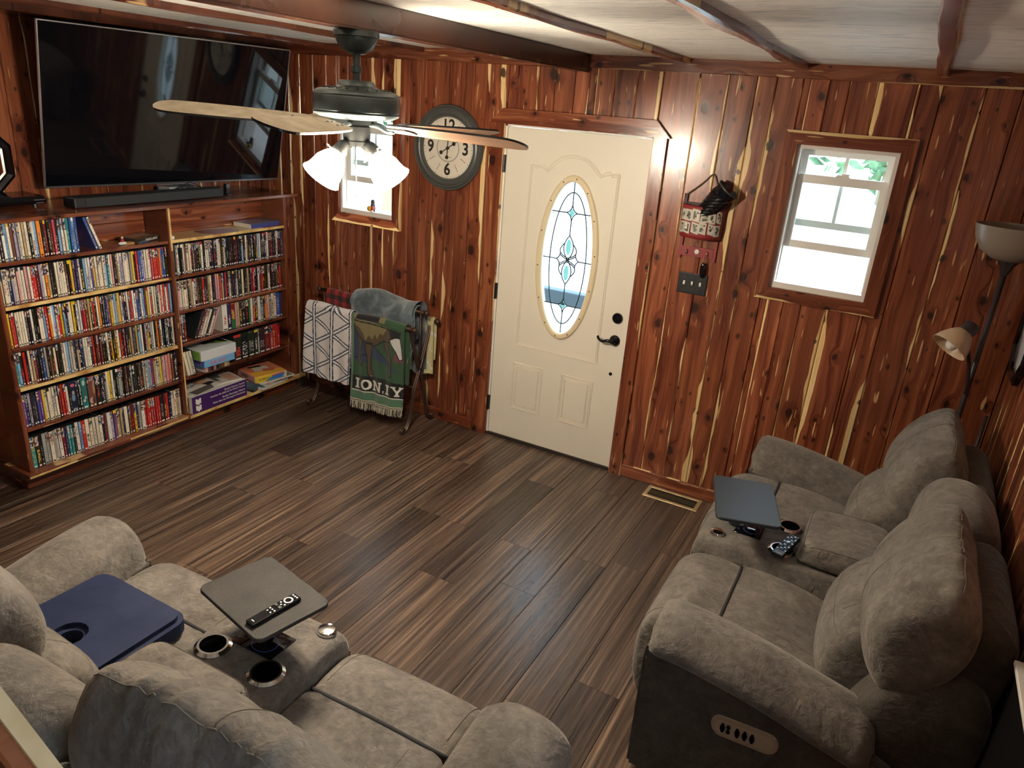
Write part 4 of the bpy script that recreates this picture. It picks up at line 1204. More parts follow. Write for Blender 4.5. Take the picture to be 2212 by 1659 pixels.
hw = .768
tvbox('cabinet', -hw+.02, hw-.02, .02, Hh-.02, -.055, -.014, M['blackplastic'], .01)
tvbox('screen', -hw+.006, hw-.006, .010, Hh-.006, -.012, -.002, M['screen'], .001)
b = B()
for x0, x1, y0, y1 in ((-hw, hw, Hh-.006, Hh), (-hw, -hw+.006, 0, Hh), (hw-.006, hw, 0, Hh), (-hw, hw, 0, .010)):
    i = len(b.v); b.box(x0, x1, y0, y1, -.016, 0)
b.v = [tuple(tm @ Vector(p)) for p in b.v]; b.build('bezel', M['silver'], tv)
b = B(); b.box(XL+.0, -1.84, -1.05, -.75, 1.80, 2.10); b.build('wall_mount', M['black_metal'], tv)
t = thing('soundbar', 'long dark grey soundbar on the bookcase top under the television', 'soundbar', (-1.735, -1.2, tz))
b = B(); b.rbox(-1.790, -1.685, -1.690, -.705, tz+.002, tz+.058, .006); b.build('body', M['blackplastic'], t)
b = B(); b.rbox(-1.688, -1.681, -1.630, -.715, tz+.006, tz+.054, .002, 1); b.build('grille', simple('speaker_cloth', (.025, .028, .031), .85), t)
t = thing('disc_player', 'slim glossy black disc player on the left end of the bookcase top', 'disc player', (-1.95, -1.95, tz))
b = B(); b.prism([(-2.06, tz+.012), (-1.872, tz+.012), (-1.862, tz+.030), (-1.885, tz+.052), (-2.06, tz+.056)], -2.16, -1.735, 'y'); b.build('case', M['glossblack'], t)
b = B(); b.box(-1.8625, -1.8600, -1.80, -1.742, tz+.034, tz+.037); b.box(-1.8665, -1.860, -1.79, -1.75, tz+.018, tz+.021); b.build('trim_strip', M['silver'], t)
b = B()
for xx in (-2.03, -1.90):
    for yy in (-2.10, -1.78): b.lathe([(.014, 0), (.014, .0125)], 12, Matrix.Translation((xx, yy, tz)), True, True)
b.build('feet', M['blackplastic'], t)


def octframe(name, label, orig, X, Y, R_, pic):
    t = thing(name, label, 'picture frame', orig)
    fr = frame(orig, X, Y)
    b = B(); prof = [(R_, .0), (R_, -.020), (R_-.018, -.028), (R_-.040, -.020), (R_-.046, -.012)]
    rg = []
    for k in range(8):
        a = 2*pi*(k+.5)/8; rg.append([b.vert(fr @ Vector((q_*cos(a), h_, q_*sin(a)))) for q_, h_ in prof])
    for k in range(8):
        p, q_ = rg[k], rg[(k+1) % 8]
        for j in range(4): b.face([p[j], p[j+1], q_[j+1], q_[j]])
    b.build('frame', M['glossblack'], t)
    b = B()
    for k in range(8):
        a0, a1 = 2*pi*(k+.5)/8, 2*pi*(k+1.5)/8
        b.face([b.vert(fr @ Vector((q_*cos(a), h_, q_*sin(a)))) for q_, a, h_ in ((R_-.046, a0, -.0125), (R_-.058, a0, -.010), (R_-.058, a1, -.010), (R_-.046, a1, -.0125))])
    b.build('inner_trim', M['silver'], t)
    b = B(); b.face([b.vert(fr @ Vector(((R_-.056)*cos(2*pi*(k+.5)/8), -.009, (R_-.056)*sin(2*pi*(k+.5)/8)))) for k in range(8)]); b.build('panel', pic, t)
    return t


octframe('octagonal_frame', 'octagonal black framed mirror with silver inner edge left of the television', (XL+.004, -1.955, 1.690), (0, 1, 0), (-1, 0, 0), .212, simple('mirror', (.55, .52, .50), .04, 1.0))
octframe('octagonal_frame', 'octagonal dark framed picture on the right wall above the seats', (XR-.004, -.325, 1.395), (0, -1, 0), (1, 0, 0), .215, simple('pale_picture', (.62, .64, .68), .3))
t = thing('cable_box', 'small pale box with tangled cables below the television', 'cable box', (-1.90, -.86, tz))
b = B(); b.rbox(-1.97, -1.86, -.97, -.76, tz, tz+.055, .006); b.build('case', simple('pale_grey_plastic', (.42, .45, .47), .4), t)
b = B()
for k in range(4):
    b.tube(catmull([(-1.85, -.98+.04*k, tz+.004), (-1.845, -.93+.03*k, tz+.05+.01*k), (-1.85, -.84+.03*k, tz+.052), (-1.86, -.78+.02*k, tz+.02)], 6, False), .0035, 6)
smoothed(b.build('cables', M['blackplastic'], t))
t = thing('media_stick', 'small black box standing at the right end of the bookcase top', 'media player', (-1.74, -.625, tz))
b = B(); b.rbox(-1.765, -1.715, -.650, -.610, tz, tz+.012, .003); b.build('foot', M['glossblack'], t)
b = B(); b.rbox(-1.755, -1.730, -.645, -.612, tz+.012, tz+.075, .004); b.build('body', M['glossblack'], t)

# ================================================================== CEILING FAN
FC = Vector((.437, -1.90, 0))
fan = thing('ceiling_fan', 'ceiling fan with five blades and lit glass shades hanging from the beam', 'ceiling fan', (FC.x, FC.y, 2.37))
TF = Matrix.Translation((FC.x, FC.y, 0))


def lath(nm, prof, mat, parent, n=40, m=TF, cap0=False, cap1=False, ang=35):
    b = B(); b.lathe(prof, n, m, cap0, cap1); return autosm(b.build(nm, mat, parent), ang)


FD = simple('fan_dark_metal', (.016, .017, .016), .45, .4)
lath('canopy', [(.0001, 2.370), (.078, 2.370), (.079, 2.352), (.072, 2.350), (.070, 2.338), (.055, 2.312), (.030, 2.298), (.014, 2.296), (.014, 2.290)], M['fan_metal'], fan)
lath('downrod', [(.0125, 2.296), (.0125, 2.200)], M['fan_metal'], fan, 16)
lath('rod_collar', [(.0126, 2.262), (.019, 2.260), (.019, 2.238), (.0126, 2.236)], M['fan_metal'], fan, 20)
mo = lath('motor_housing', [(.015, 2.213), (.055, 2.212), (.062, 2.206), (.068, 2.194), (.080, 2.188), (.132, 2.180), (.148, 2.172), (.152, 2.165), (.150, 2.160), (.152, 2.156), (.152, 2.110), (.149, 2.106), (.152, 2.102), (.148, 2.096), (.130, 2.088), (.085, 2.082), (.0001, 2.082)], M['fan_metal'], fan, 56)
b = B()
for k in range(22):
    a = 2*pi*k/22; c_, s_ = cos(a), sin(a)
    b.tube([(FC.x+.092*c_, FC.y+.092*s_, 2.1862), (FC.x+.124*c_, FC.y+.124*s_, 2.1816)], .0035, 6)
b.build('vent_slots', M['black_metal'], mo)['kind'] = 'stuff'
lath('flywheel', [(.0001, 2.082), (.072, 2.082), (.074, 2.066), (.0001, 2.066)], FD, fan)
lath('switch_housing', [(.040, 2.066), (.048, 2.058), (.050, 2.040), (.048, 2.012), (.052, 2.008), (.052, 1.995), (.030, 1.990), (.0001, 1.990)], FD, fan)
# blades: a rounded paddle; underside walnut, top dusty
WOB = Matrix.Translation((FC.x, FC.y, 2.066)) @ Matrix.Rotation(radians(1.4), 4, Vector((-.643, .766, 0))) @ Matrix.Translation((-FC.x, -FC.y, -2.066))
for k in range(5):
    th = radians(1.5+72*k); mt = WOB @ TF @ Matrix.Translation((0, 0, 2.066)) @ Matrix.Rotation(th, 4, 'Z') @ Matrix.Rotation(radians(-13.5), 4, 'X')
    out = []
    ctl = [(.165, -.048), (.23, -.062), (.34, -.069), (.50, -.073), (.62, -.070), (.665, -.052), (.682, -.018), (.682, .018), (.665, .052), (.62, .070), (.50, .073), (.34, .069), (.23, .062), (.165, .048), (.152, .0)]
    pl = [tuple(p) for p in catmull(ctl, 4)]
    b = B(); n = len(pl)
    i0 = len(b.v)
    for zz in (-.0035, .0035):
        for x_, y_ in pl: b.v.append(tuple(mt @ Vector((x_, y_, zz))))
    b.cur = 1; b.face([i0+j for j in range(n)][::-1]); b.cur = 0; b.face([i0+n+j for j in range(n)]); b.cur = 2
    for j in range(n): l = (j+1) % n; b.face([i0+j, i0+l, i0+n+l, i0+n+j])
    bl = b.build('blade', [M['blade_top'], M['blade_bot'], M['black_metal']], fan)
    mt2 = WOB @ TF @ Matrix.Translation((0, 0, 2.066)) @ Matrix.Rotation(th, 4, 'Z')
    b = B(); b.smooth = True
    b.tube([mt2 @ Vector(p) for p in catmull([(.060, 0, .004), (.10, 0, .000), (.135, 0, -.012), (.165, 0, -.010)], 5, False)], .0085, 8)
    b.smooth = False
    br = [(.150, -.024), (.235, -.032), (.252, -.018), (.255, 0), (.252, .018), (.235, .032), (.150, .024)]
    i0 = len(b.v)
    for zz in (-.0095, -.0042):
        for x_, y_ in br: b.v.append(tuple(mt @ Vector((x_, y_, zz))))
    b.face([i0+j for j in range(7)][::-1]); b.face([i0+7+j for j in range(7)])
    for j in range(7): l = (j+1) % 7; b.face([i0+j, i0+l, i0+7+l, i0+7+j])
    for yy in (-.018, .018):
        for x_ in (.185, .225): b.lathe([(.0001, .0062), (.005, .0055), (.005, .0025)], 8, mt @ Matrix.Translation((x_, yy, 0)))
    b.build('blade_bracket', M['fan_metal'], bl)
# light kit: two shades towards the room, two behind them
for az in (256, 4):
    a = radians(az); d = Vector((cos(a), sin(a), 0)); tl = radians(42)
    p0 = FC+Vector((0, 0, 2.000))+d*.030; p1 = FC+Vector((0, 0, 1.992))+d*.058
    ax = (d*sin(tl)+Vector((0, 0, -cos(tl)))).normalized()
    b = B(); b.smooth = True; b.tube([p0, p1, p1+ax*.020, p1+ax*.050], [.016, .022, .028, .033], 14)
    ar = b.build('light_arm', FD, fan)
    q_ = ax.to_track_quat('Z', 'Y').to_matrix().to_4x4(); ms = Matrix.Translation(p1+ax*.030) @ q_ @ Matrix.Scale(.90, 4)
    b = B(); b.smooth = True
    b.lathe([(.031, 0), (.034, .010), (.050, .034), (.062, .060), (.066, .088), (.070, .108), (.080, .126), (.078, .126), (.067, .108), (.062, .088), (.058, .060), (.046, .034), (.031, .012)], 32, ms)
    sh = smoothed(b.build('lamp_shade', M['shade_lit'], ar))
    b = B()
    for j in range(3):
        aa = 2*pi*j/3; b.tube([ms @ Vector((.030*cos(aa), .030*sin(aa), .004)), ms @ Vector((.047*cos(aa), .047*sin(aa), .004))], .0025, 6)
        b.lathe([(.0001, .0), (.006, .002), (.006, .004), (.0001, .006)], 8, ms @ Matrix.Translation((.048*cos(aa), .048*sin(aa), 0)))
    b.build('thumb_screw', M['brass'], ar)
b = B(); pc0 = FC+Vector((.030, -.042, 0))
b.tube([(pc0.x, pc0.y, 1.998), (pc0.x, pc0.y, 1.868)], .0022, 6); ch_ = b.build('pull_chain', M['chrome'], fan)
b = B(); b.smooth = True; b.lathe([(.0001, 1.870), (.005, 1.868), (.008, 1.855), (.008, 1.828), (.004, 1.820), (.0001, 1.819)], 12, Matrix.Translation((pc0.x, pc0.y, 0))); b.build('pull_knob', M['brass'], ch_)

# ================================================================== WALL CLOCK
ck = thing('wall_clock', 'round grey framed wall clock with cream dial beside the door', 'clock', (-.418, 0, 1.885))
CK = frame((-.418, 0, 1.885), (1, 0, 0), (0, 1, 0)) @ Matrix.Rotation(radians(90), 4, 'X')     # local z -> -y
b = B(); b.smooth = True
b.lathe([(.245, .0), (.259, .004), (.262, .014), (.257, .022), (.249, .020), (.246, .026), (.240, .032), (.232, .030), (.228, .034), (.214, .040), (.204, .036), (.199, .028), (.194, .030), (.190, .022), (.186, .014)], 96, CK)
autosm(b.build('frame', M['clock_frame'], ck), 50)
b = B(); b.lathe([(.0001, .012), (.190, .012)], 64, CK); dial = b.build('dial', M['dial'], ck)


def ckp(x, z, h=.0135): return (-.418+x, -h, 1.885+z)


def onclock(nm, body, x, z, sz, mat, parent, sx=1.0): return text(nm, body, sz, mat, ckp(x, z, .0128), (1, 0, 0), (0, 0, 1), parent, .0004, sx=sx)


for body, x, z in (('12', 0, .132), ('3', .132, 0), ('6', 0, -.132), ('9', -.132, 0)): onclock('numeral', body, x, z, .105, M['ink'], dial, .95)
b = B()
for k in range(12):
    if k % 3: 
        a = radians(30*k); s_, c_ = sin(a), cos(a)
        b.tube([ckp(.112*s_, .112*c_, .0125), ckp(.160*s_, .160*c_, .0125)], .0013, 4)
for k in range(60):
    a = radians(6*k); s_, c_ = sin(a), cos(a); b.tube([ckp(.174*s_, .174*c_, .0123), ckp((.182 if k % 5 else .184)*s_, (.182 if k % 5 else .184)*c_, .0123)], .0008 if k % 5 else .0016, 4)
b.build('hour_marks', M['ink'], dial)['kind'] = 'stuff'
b = B(); b.tube([ckp(.084*sin(2*pi*k/60), .084*cos(2*pi*k/60), .0125) for k in range(60)], .0010, 4, True); b.build('inner_ring', M['ink'], dial)
b = B(); b.tube([ckp(.079*sin(2*pi*k/60), .079*cos(2*pi*k/60), .0125) for k in range(60)], .0007, 4, True); b.build('inner_ring', M['ink'], dial)
grey_ink = simple('grey_ink', (.28, .26, .24), .6)
onclock('lettering', 'Westminster', 0, .045, .016, grey_ink, dial); onclock('lettering', 'London', .01, -.055, .013, grey_ink, dial)
for nm, ang, L, blob in (('minute_hand', 3, .135, .080), ('hour_hand', 58, .085, .055)):
    a = radians(ang); s_, c_ = sin(a), cos(a); b = B()
    b.tube([ckp(-.052*s_, -.052*c_, .018), ckp(L*.72*s_, L*.72*c_, .018), ckp(L*s_, L*c_, .018)], [.0030, .0030, .0012], 6)
    m_ = CK @ Matrix.Translation((0, 0, .0165))
    for rr, sz in ((-.056, .0120), (blob, .0125)):
        b.lathe([(.0001, 0), (sz, .0005), (sz, .0025), (.0001, .003)], 14, Matrix.Translation((rr*s_, 0, rr*c_)) @ m_)
    b.build(nm, M['ink'], ck)
b = B(); b.lathe([(.0001, .022), (.010, .021), (.010, .012)], 16, CK); b.build('hand_hub', M['ink'], ck)
b = B(); b.lathe([(.0001, .0245), (.1875, .0245), (.1875, .0235), (.0001, .0235)], 48, CK); b.build('glass', glass('clock_glass', (1, 1, 1), .04, .02), ck)

# ================================================================== WALL BASKET, HOOKS, SWITCH
wb = thing('wall_basket', 'red half-round wooden wall basket banded with stamps beside the door', 'basket', (1.262, 0, 1.40))
bx0, bzT, bzB = 1.262, 1.738, 1.565
b = B(); b.smooth = True; R0, R1 = .120, .112


def hr(a, r, z): return (bx0+r*cos(a), -.004-r*.78*sin(a), z)


n = 28; rows = [bzB, bzB+.02, bzT-.02, bzT]
for rr, sg_ in ((R0, 1), (R1, -1)):
    ids = [[b.vert(hr(pi*k/n, rr*(.94+.06*(z-bzB)/(bzT-bzB)), z)) for z in rows] for k in range(n+1)]
    for k in range(n):
        for j in range(3): b.face([ids[k][j], ids[k+1][j], ids[k+1][j+1], ids[k][j+1]])
    if sg_ == 1: outer = ids
    else:
        for k in range(n): b.face([outer[k][3], outer[k+1][3], ids[k+1][3], ids[k][3]]); b.face([outer[k][0], outer[k+1][0], ids[k+1][0], ids[k][0]])
b.build('front_band', M['red_paint'], wb)
b = B(); b.prism([(bx0+.11*cos(pi*k/20), -.004-.085*sin(pi*k/20)) for k in range(21)], bzB+.004, bzB+.014, 'z'); b.build('bottom', M['red_paint'], wb)
b = B(); b.box(bx0-.118, bx0+.118, -.012, -.001, bzB, bzT+.01); b.box(bx0-.118, bx0-.100, -.016, -.001, bzT-.02, bzT+.052); b.build('back_plate', simple('dark_red_back', (.06, .02, .018), .6), wb)
r = random.Random(12)
for row_ in range(2):
    for k in range(7):
        a0 = pi-(.10+.135*3.0*k*.95+r.uniform(-.03, .03)*1); 
        if a0 < .25: continue
        aw = r.uniform(.30, .40); z0_ = bzB+.026+row_*.062+r.uniform(-.006, .006); hz = r.uniform(.052, .064); sk = r.uniform(-.006, .006)
        b = B(); m = 5; g0 = jit((.46, .43, .35), r, .35)
        ids = [[b.vert(hr(a0-aw*i/m, R0*.985+.0015+.0006*row_, z0_+hz*j/6+sk*(i/m-.5)*2)) for j in range(7)] for i in range(m+1)]
        for i in range(m):
            for j in range(6):
                ed = i in (0, m-1) or j in (0, 5)
                b.col = (.56, .53, .44) if ed else jit(g0, r, .6) if r.random() < .6 else (.06, .06, .055)
                b.face([ids[i][j], ids[i+1][j], ids[i+1][j+1], ids[i][j+1]])
        b.build('stamp', M['printmatte'], wb, fix=False)
b = B(); b.smooth = True
b.tube(catmull([(bx0-.108, -.012, bzT+.045), (bx0-.03, -.006, bzT+.115), (bx0+.018, -.004, bzT+.165), (bx0+.045, -.006, bzT+.125), (bx0+.075, -.010, bzT+.05)], 6, False), .0042, 7); b.build('cord', simple('brown_cord', (.10, .065, .04), .9), wb)
hk = thing('hook_rack', 'small red hook rack hanging under the stamp basket', 'hook rack', (1.262, 0, 1.45))
b = B(); b.box(bx0-.105, bx0-.089, -.014, -.001, 1.440, 1.563); b.build('side_strip', M['red_paint'], hk)
b = B(); b.box(bx0+.089, bx0+.105, -.014, -.001, 1.440, 1.563); b.build('side_strip', M['red_paint'], hk)
b = B(); b.box(bx0-.088, bx0+.088, -.016, -.001, 1.458, 1.510); b.build('rail', M['red_paint'], hk)
for k, xx in enumerate((-.058, .0, .058)):
    b = B()
    if k == 1:
        for j in range(6): b.ball((bx0+.009*cos(pi*j/3), -.018, 1.486+.009*sin(pi*j/3)), .006, 5)
        b.ball((bx0, -.021, 1.486), .006, 5); b.build('flower_knob', M['white'], hk)
    else:
        b.smooth = True; b.tube(catmull([(bx0+xx, -.014, 1.492), (bx0+xx, -.026, 1.490), (bx0+xx, -.030, 1.478), (bx0+xx, -.026, 1.470)], 5, False), .0035, 7); b.build('hook', M['chrome'], hk)
ky = thing('key_fob', 'black key fob hanging on a ring from the red hook rack', 'key fob', (bx0+.058, -.028, 1.36))
b = B(); b.tube([(bx0+.056+.004*sin(2*pi*k/20), -.027, 1.455+.018*cos(2*pi*k/20)) for k in range(20)], .0013, 5, True); b.build('ring', M['chrome'], ky)
b = B(); b.smooth = True; b.ball((bx0+.050, -.026, 1.392), .044, 10, (.38, .20, 1.0)); b.build('fob', M['glossblack'], ky)
# woven black vessel tilted in the basket
ho = thing('woven_jug', 'black woven jug with a looped handle tilted in the stamp basket', 'jug', (1.30, -.045, 1.62))
ax = Vector((.56, -.02, .70)).normalized(); q_ = ax.to_track_quat('Z', 'Y').to_matrix().to_4x4(); mh = Matrix.Translation((1.232, -.050, 1.650)) @ q_ @ Matrix.Scale(1.17, 4)
b = B(); n, m = 30, 18
ids = []
for j in range(m+1):
    h = .02+.185*j/m; rad = .034+.020*(j/m)
    ids.append([b.vert(mh @ Vector(((rad+(.0035 if ((k//1)+(j//1)) % 2 and 1 < j < m-3 else 0))*cos(2*pi*k/n), (rad+(.0035 if (k+j) % 2 and 1 < j < m-3 else 0))*sin(2*pi*k/n), h))) for k in range(n)])
for p, q2 in zip(ids, ids[1:]):
    for k in range(n): b.face([p[k], p[(k+1) % n], q2[(k+1) % n], q2[k]])
b.face(ids[0][::-1]); b.build('body', M['glossblack'], ho)
b = B(); b.smooth = True; b.lathe([(.0545, .203), (.056, .208), (.053, .211), (.049, .207), (.046, .15), (.0001, .12)], 30, mh); b.build('rim', simple('worn_black', (.05, .05, .048), .4), ho)
b = B(); b.smooth = True
b.tube(catmull([mh @ Vector(p) for p in ((.046, -.025, .200), (.085, -.030, .232), (.118, -.012, .240), (.128, .004, .238), (.116, .020, .236), (.082, .034, .222), (.050, .026, .200))], 6, False), .0048, 8); b.build('handle', M['glossblack'], ho)
b = B(); b.smooth = True; b.lathe([(.050, .150), (.050, .214), (.0001, .222)], 24, mh @ Matrix.Translation((-.0, .0, .0)) @ Matrix.Scale(.72, 4)); b.build('inner_sleeve', simple('smoky_plastic', (.06, .06, .055), .25), ho)
sw = thing('light_switch', 'black triple toggle switch plate on the cedar wall beside the door', 'light switch', (1.262, 0, 1.303))
b = B(); b.rbox(1.180, 1.344, -.009, 0, 1.244, 1.362, .004); b.build('plate', M['blackplastic'], sw)
for k, xx in enumerate((1.216, 1.262, 1.308)):
    b = B(); b.prism([(-.0075, 1.292), (-.017, 1.304 if k else 1.296), (-.016, 1.316 if k else 1.306), (-.0075, 1.318)], xx-.005, xx+.005, 'x'); b.build('toggle', M['white'], sw)
    for zz in (1.273, 1.335):
        b = B(); b.lathe([(.0001, .0105), (.0035, .010), (.0035, .008)], 8, Matrix.Translation((xx, 0, zz)) @ Matrix.Rotation(radians(90), 4, 'X')); b.build('screw', M['chrome'], sw)

# floor register
vt = thing('floor_register', 'pale brass floor register beside the baseboard right of the door', 'vent', (1.380, -.100, 0))
b = B(); vx0, vx1, vy0, vy1 = 1.210, 1.550, -.178, -.026
b.rbox(vx0, vx1, vy0, vy0+.026, .0005, .006, .002, 1); b.rbox(vx0, vx1, vy1-.026, vy1, .0005, .006, .002, 1); b.rbox(vx0, vx0+.024, vy0+.024, vy1-.024, .0005, .006, .002, 1); b.rbox(vx1-.024, vx1, vy0+.024, vy1-.024, .0005, .006, .002, 1)
b.build('rim', M['brass'], vt)
b = B(); b.box(vx0+.02, vx1-.02, vy0+.02, vy1-.02, .0003, .0012); b.build('hollow_shade', simple('duct_shade_black', (.004, .004, .004), .95), vt)  # flat black plate paints the dark of the duct under the louvers
DB = simple('dark_brass', (.20, .155, .08), .45, .5)  # louvers in a darker brass than the rim
for k in range(25):
    xx = vx0+.028+k*.0118
    b = B(); b.prism([(xx, vy0+.025), (xx+.0022, vy0+.025), (xx+.0022, vy1-.025), (xx, vy1-.025)], .0014, .0036, 'z'); b.build('louver', DB, vt)
for yy in (-.118, -.102, -.086):
    b = B(); b.box(vx0+.03, vx1-.03, yy-.0011, yy+.0011, .0014, .0034); b.build('cross_bar', DB, vt)

# window sill ornaments
fg = thing('figurine', 'small dark owl-like figurine on the sash of the small window', 'figurine', (-1.060, .040, 1.588))
b = B(); b.smooth = True; b.ball((-1.060, .066, 1.588+.0), .001, 4)
fg.location = (-1.06, .044, 1.587); MW[fg.name] = Matrix.Translation(fg.location)
fg.location = (-1.045, .020, 1.402); MW[fg.name] = Matrix.Translation(fg.location)
b = B(); b.smooth = True; b.lathe([(.0001, 1.402), (.016, 1.403), (.019, 1.425), (.016, 1.450), (.013, 1.458), (.015, 1.468), (.012, 1.482), (.0001, 1.486)], 16, Matrix.Translation((-1.045, .020, 0))); b.build('body', simple('dark_stoneware', (.05, .045, .04), .4), fg)
b = B(); 
for sx in (-1, 1): b.lathe([(.004, 0), (.0001, .010)], 8, Matrix.Translation((-1.045+sx*.007, .020, 1.481)))
b.build('ear_tufts', simple('dark_stoneware2', (.05, .045, .04), .4), fg)
fg = thing('figurine', 'yellow and red chick figurine on the small window sill', 'figurine', (-1.048, .005, 1.402))
b = B(); b.smooth = True; b.ball((-1.060, .002, 1.424), .018, 8, (1.2, .8, 1.1)); b.build('yellow_body', simple('yellow_enamel', (.75, .45, .05), .35), fg)
b = B(); b.smooth = True; b.ball((-1.034, .002, 1.430), .013, 8, (.9, .8, 1.2)); b.build('red_body', simple('red_enamel', (.55, .05, .05), .35), fg)
b = B(); b.smooth = True; b.lathe([(.014, 1.402), (.010, 1.406), (.006, 1.416)], 14, Matrix.Translation((-1.036, .002, 0)), True); b.build('foot', M['white'], fg)
fg = thing('trinket', 'tiny square black wire trinket on the small window sill', 'trinket', (-.975, .020, 1.402))
b = B(); b.tube([(-.986, .020, 1.404), (-.962, .020, 1.404), (-.962, .020, 1.432), (-.986, .020, 1.432)], .0022, 5, True); b.build('wire_square', M['ink'], fg)

# ================================================================== BLANKET RACK
rk = thing('blanket_rack', 'brown iron blanket rack with curled feet under the clock', 'rack', (-.87, -.2, 0))
for sx, nm in ((-1.300, 'left'), (-.455, 'right')):
    for sg_ in (1, -1):
        yc = -.205
        pts = catmull([(sx, yc-sg_*.128, .778), (sx, yc-sg_*.090, .66), (sx, yc-sg_*.030, .50), (sx, yc+sg_*.004, .42), (sx, yc+sg_*.055, .30), (sx, yc+sg_*.075, .20), (sx, yc+sg_*.100, .09), (sx, yc+sg_*.135, .030), (sx, yc+sg_*.168, .010), (sx, yc+sg_*.190, .016), (sx, yc+sg_*.192, .036), (sx, yc+sg_*.172, .042), (sx, yc+sg_*.160, .032)], 5, False)
        b = B(); i_ = 0
        for off in (-.007, .007):
            b.tube([(p.x+off, p.y, p.z) for p in pts], .0075, 6)
        b.smooth = True; autosm(b.build('leg', M['iron'], rk))
    b = B(); b.smooth = True; b.tube([(sx, -.205, .40), (sx, -.205, .60), (sx, -.205, .835)], .009, 8); b.build('upright', M['iron'], rk)
    b = B(); b.smooth = True
    b.tube(catmull([(sx, -.205+.035*cos(a_), .455+.03*sin(a_)) for a_ in (-2.4, -1.6, -.8, 0, .8, 1.6, 2.4)], 4, False), .006, 6); b.build('scroll', M['iron'], rk)
for (yy, zz) in ((-.338, .752), (-.205, .838), (-.075, .752)):
    b = B(); b.smooth = True; b.tube([(-1.335, yy, zz), (-.420, yy, zz)], .013, 12); br_ = b.build('rail', M['iron'], rk)
    for xx in (-1.345, -.408):
        b = B(); b.smooth = True; b.ball((xx, yy, zz), .020, 8, (1.1, 1, 1)); b.build('finial', M['iron'], br_)
b = B(); b.smooth = True; b.tube([(-1.300, -.205, .285), (-.455, -.205, .285)], .008, 8); b.build('stretcher', M['iron'], rk)


def drape(name, label, cat, xl, xr, ybar, zbar, rb, zf, zb, colfn, nu, nv, mat, amp=.006, thick=.008, taper=0.0, seed=0, group=None, flare=.02, mats=None, xsk=0.0):
    """cloth over a horizontal bar: front fall to zf (towards -y), back fall to zb"""
    r0 = random.Random(seed); ph = [r0.uniform(0, 6.3) for _ in range(6)]
    Lf = zbar-zf; Lb = zbar-zb; La = pi*rb; Lt = Lf+La+Lb

    def P(u, v, off=0.0):
        s_ = v*Lt; x = xl+(xr-xl)*u
        if s_ < Lf:
            t_ = 1-s_/Lf                      # 1 at the hem
            y = ybar-rb-flare*t_**1.3-off; z = zbar-Lf*t_
            nz = 0
        elif s_ < Lf+La:
            a = (s_-Lf)/rb; y = ybar-(rb+off)*cos(a); z = zbar+(rb+off)*sin(a); t_ = 0
        else:
            t_ = (s_-Lf-La)/Lb; y = ybar+rb+off+flare*.6*t_; z = zbar-Lb*t_
        wv = amp*(sin(u*11+ph[0]+1.5*t_)+.7*sin(u*23+ph[1]-2*t_)+.5*sin(u*5+ph[2]))*(.25+t_)
        y += wv if s_ < Lf else -wv*.5
        z += .6*amp*sin(u*7+ph[3])*(1-t_)
        x += xsk*t_*(1 if s_ < Lf else 0)+.5*amp*sin(3*t_+ph[4])*t_
        z += -.012*t_*sin(u*3.1+ph[5])
        return (x, y, z)
    b = B(); b.smooth = True
    b.grid(lambda u, v: P(u, v, thick), nu, nv, colfn)
    b.grid(lambda u, v: P(u, v, 0), nu, max(nv//3, 30), (lambda u, v: colfn(u, v)) if colfn else None)
    o = b.build(name, mat, fix=False)
    b2 = None
    o = solo(o, ((xl+xr)/2, ybar, zbar)); return tag(o, label, cat, group), P


def segd(px, py, ax_, ay, bx_, by):
    dx, dy = bx_-ax_, by-ay; t_ = max(0, min(1, ((px-ax_)*dx+(py-ay)*dy)/(dx*dx+dy*dy))); return math.hypot(px-ax_-t_*dx, py-ay-t_*dy)


def inpoly(px, py, poly):
    c = False; j = len(poly)-1
    for i in range(len(poly)):
        if (poly[i][1] > py) != (poly[j][1] > py) and px < (poly[j][0]-poly[i][0])*(py-poly[i][1])/(poly[j][1]-poly[i][1])+poly[i][0]: c = not c
        j = i
    return c


# plaid on the middle rail, mostly covered
def plaid(u, v):
    a = int(u*9) % 2; c = int(v*22) % 2
    return (.012, .010, .010) if a and c else (.33, .020, .018) if not a and not c else (.12, .012, .012)


drape('plaid_blanket', 'red and black checked blanket on the middle rail behind the white throw', 'blanket', -1.26, -.93, -.205, .838, .015, .46, .46, plaid, 40, 110, M['cloth'], .004, .006, seed=2, flare=.025)
# white throw with navy lattice
W_, H_ = .44, .515


def lattice(u, v):
    x = u*W_; s_ = v*1.02
    nv_ = (.74, .72, .69)
    # three families of double lines making triangles
    per = .172
    for k, ang in enumerate((90, 30, 150)):
        a = radians(ang+3); d_ = (x-.105)*sin(a)-(s_-.06)*cos(a); m_ = (d_/per+.5) % 1.0
        dd = abs(m_-.5)*per
        if .0060 < dd < .0165:
            along = x*cos(a)+s_*sin(a)
            return (.028, .038, .085) if (along/.016) % 1 < .90 else nv_
        if dd <= .0060: return (.86, .85, .83)
    return (.76, .71, .69)


drape('throw_blanket', 'white throw with a navy triangle lattice hanging on the front rail', 'blanket', -1.318, -.900, -.338, .752, .020, .255, .36, lattice, 150, 330, M['cloth'], .0075, .016, seed=5, flare=.012, xsk=-.035)
# grey plush over the middle and back rails
plush, PP = drape('plush_blanket', 'blue-grey plush blanket heaped over the right half of the top rail', 'blanket', -1.000, -.470, -.190, .822, .062, .50, .36, None, 60, 90, M['plush'], .030, .026, seed=9, flare=.03)
# cream cloth on the back rail
def creamcloth(u, v): return (.62, .54, .28) if (int(v*40)+int(u*20)) % 7 else (.70, .68, .60)


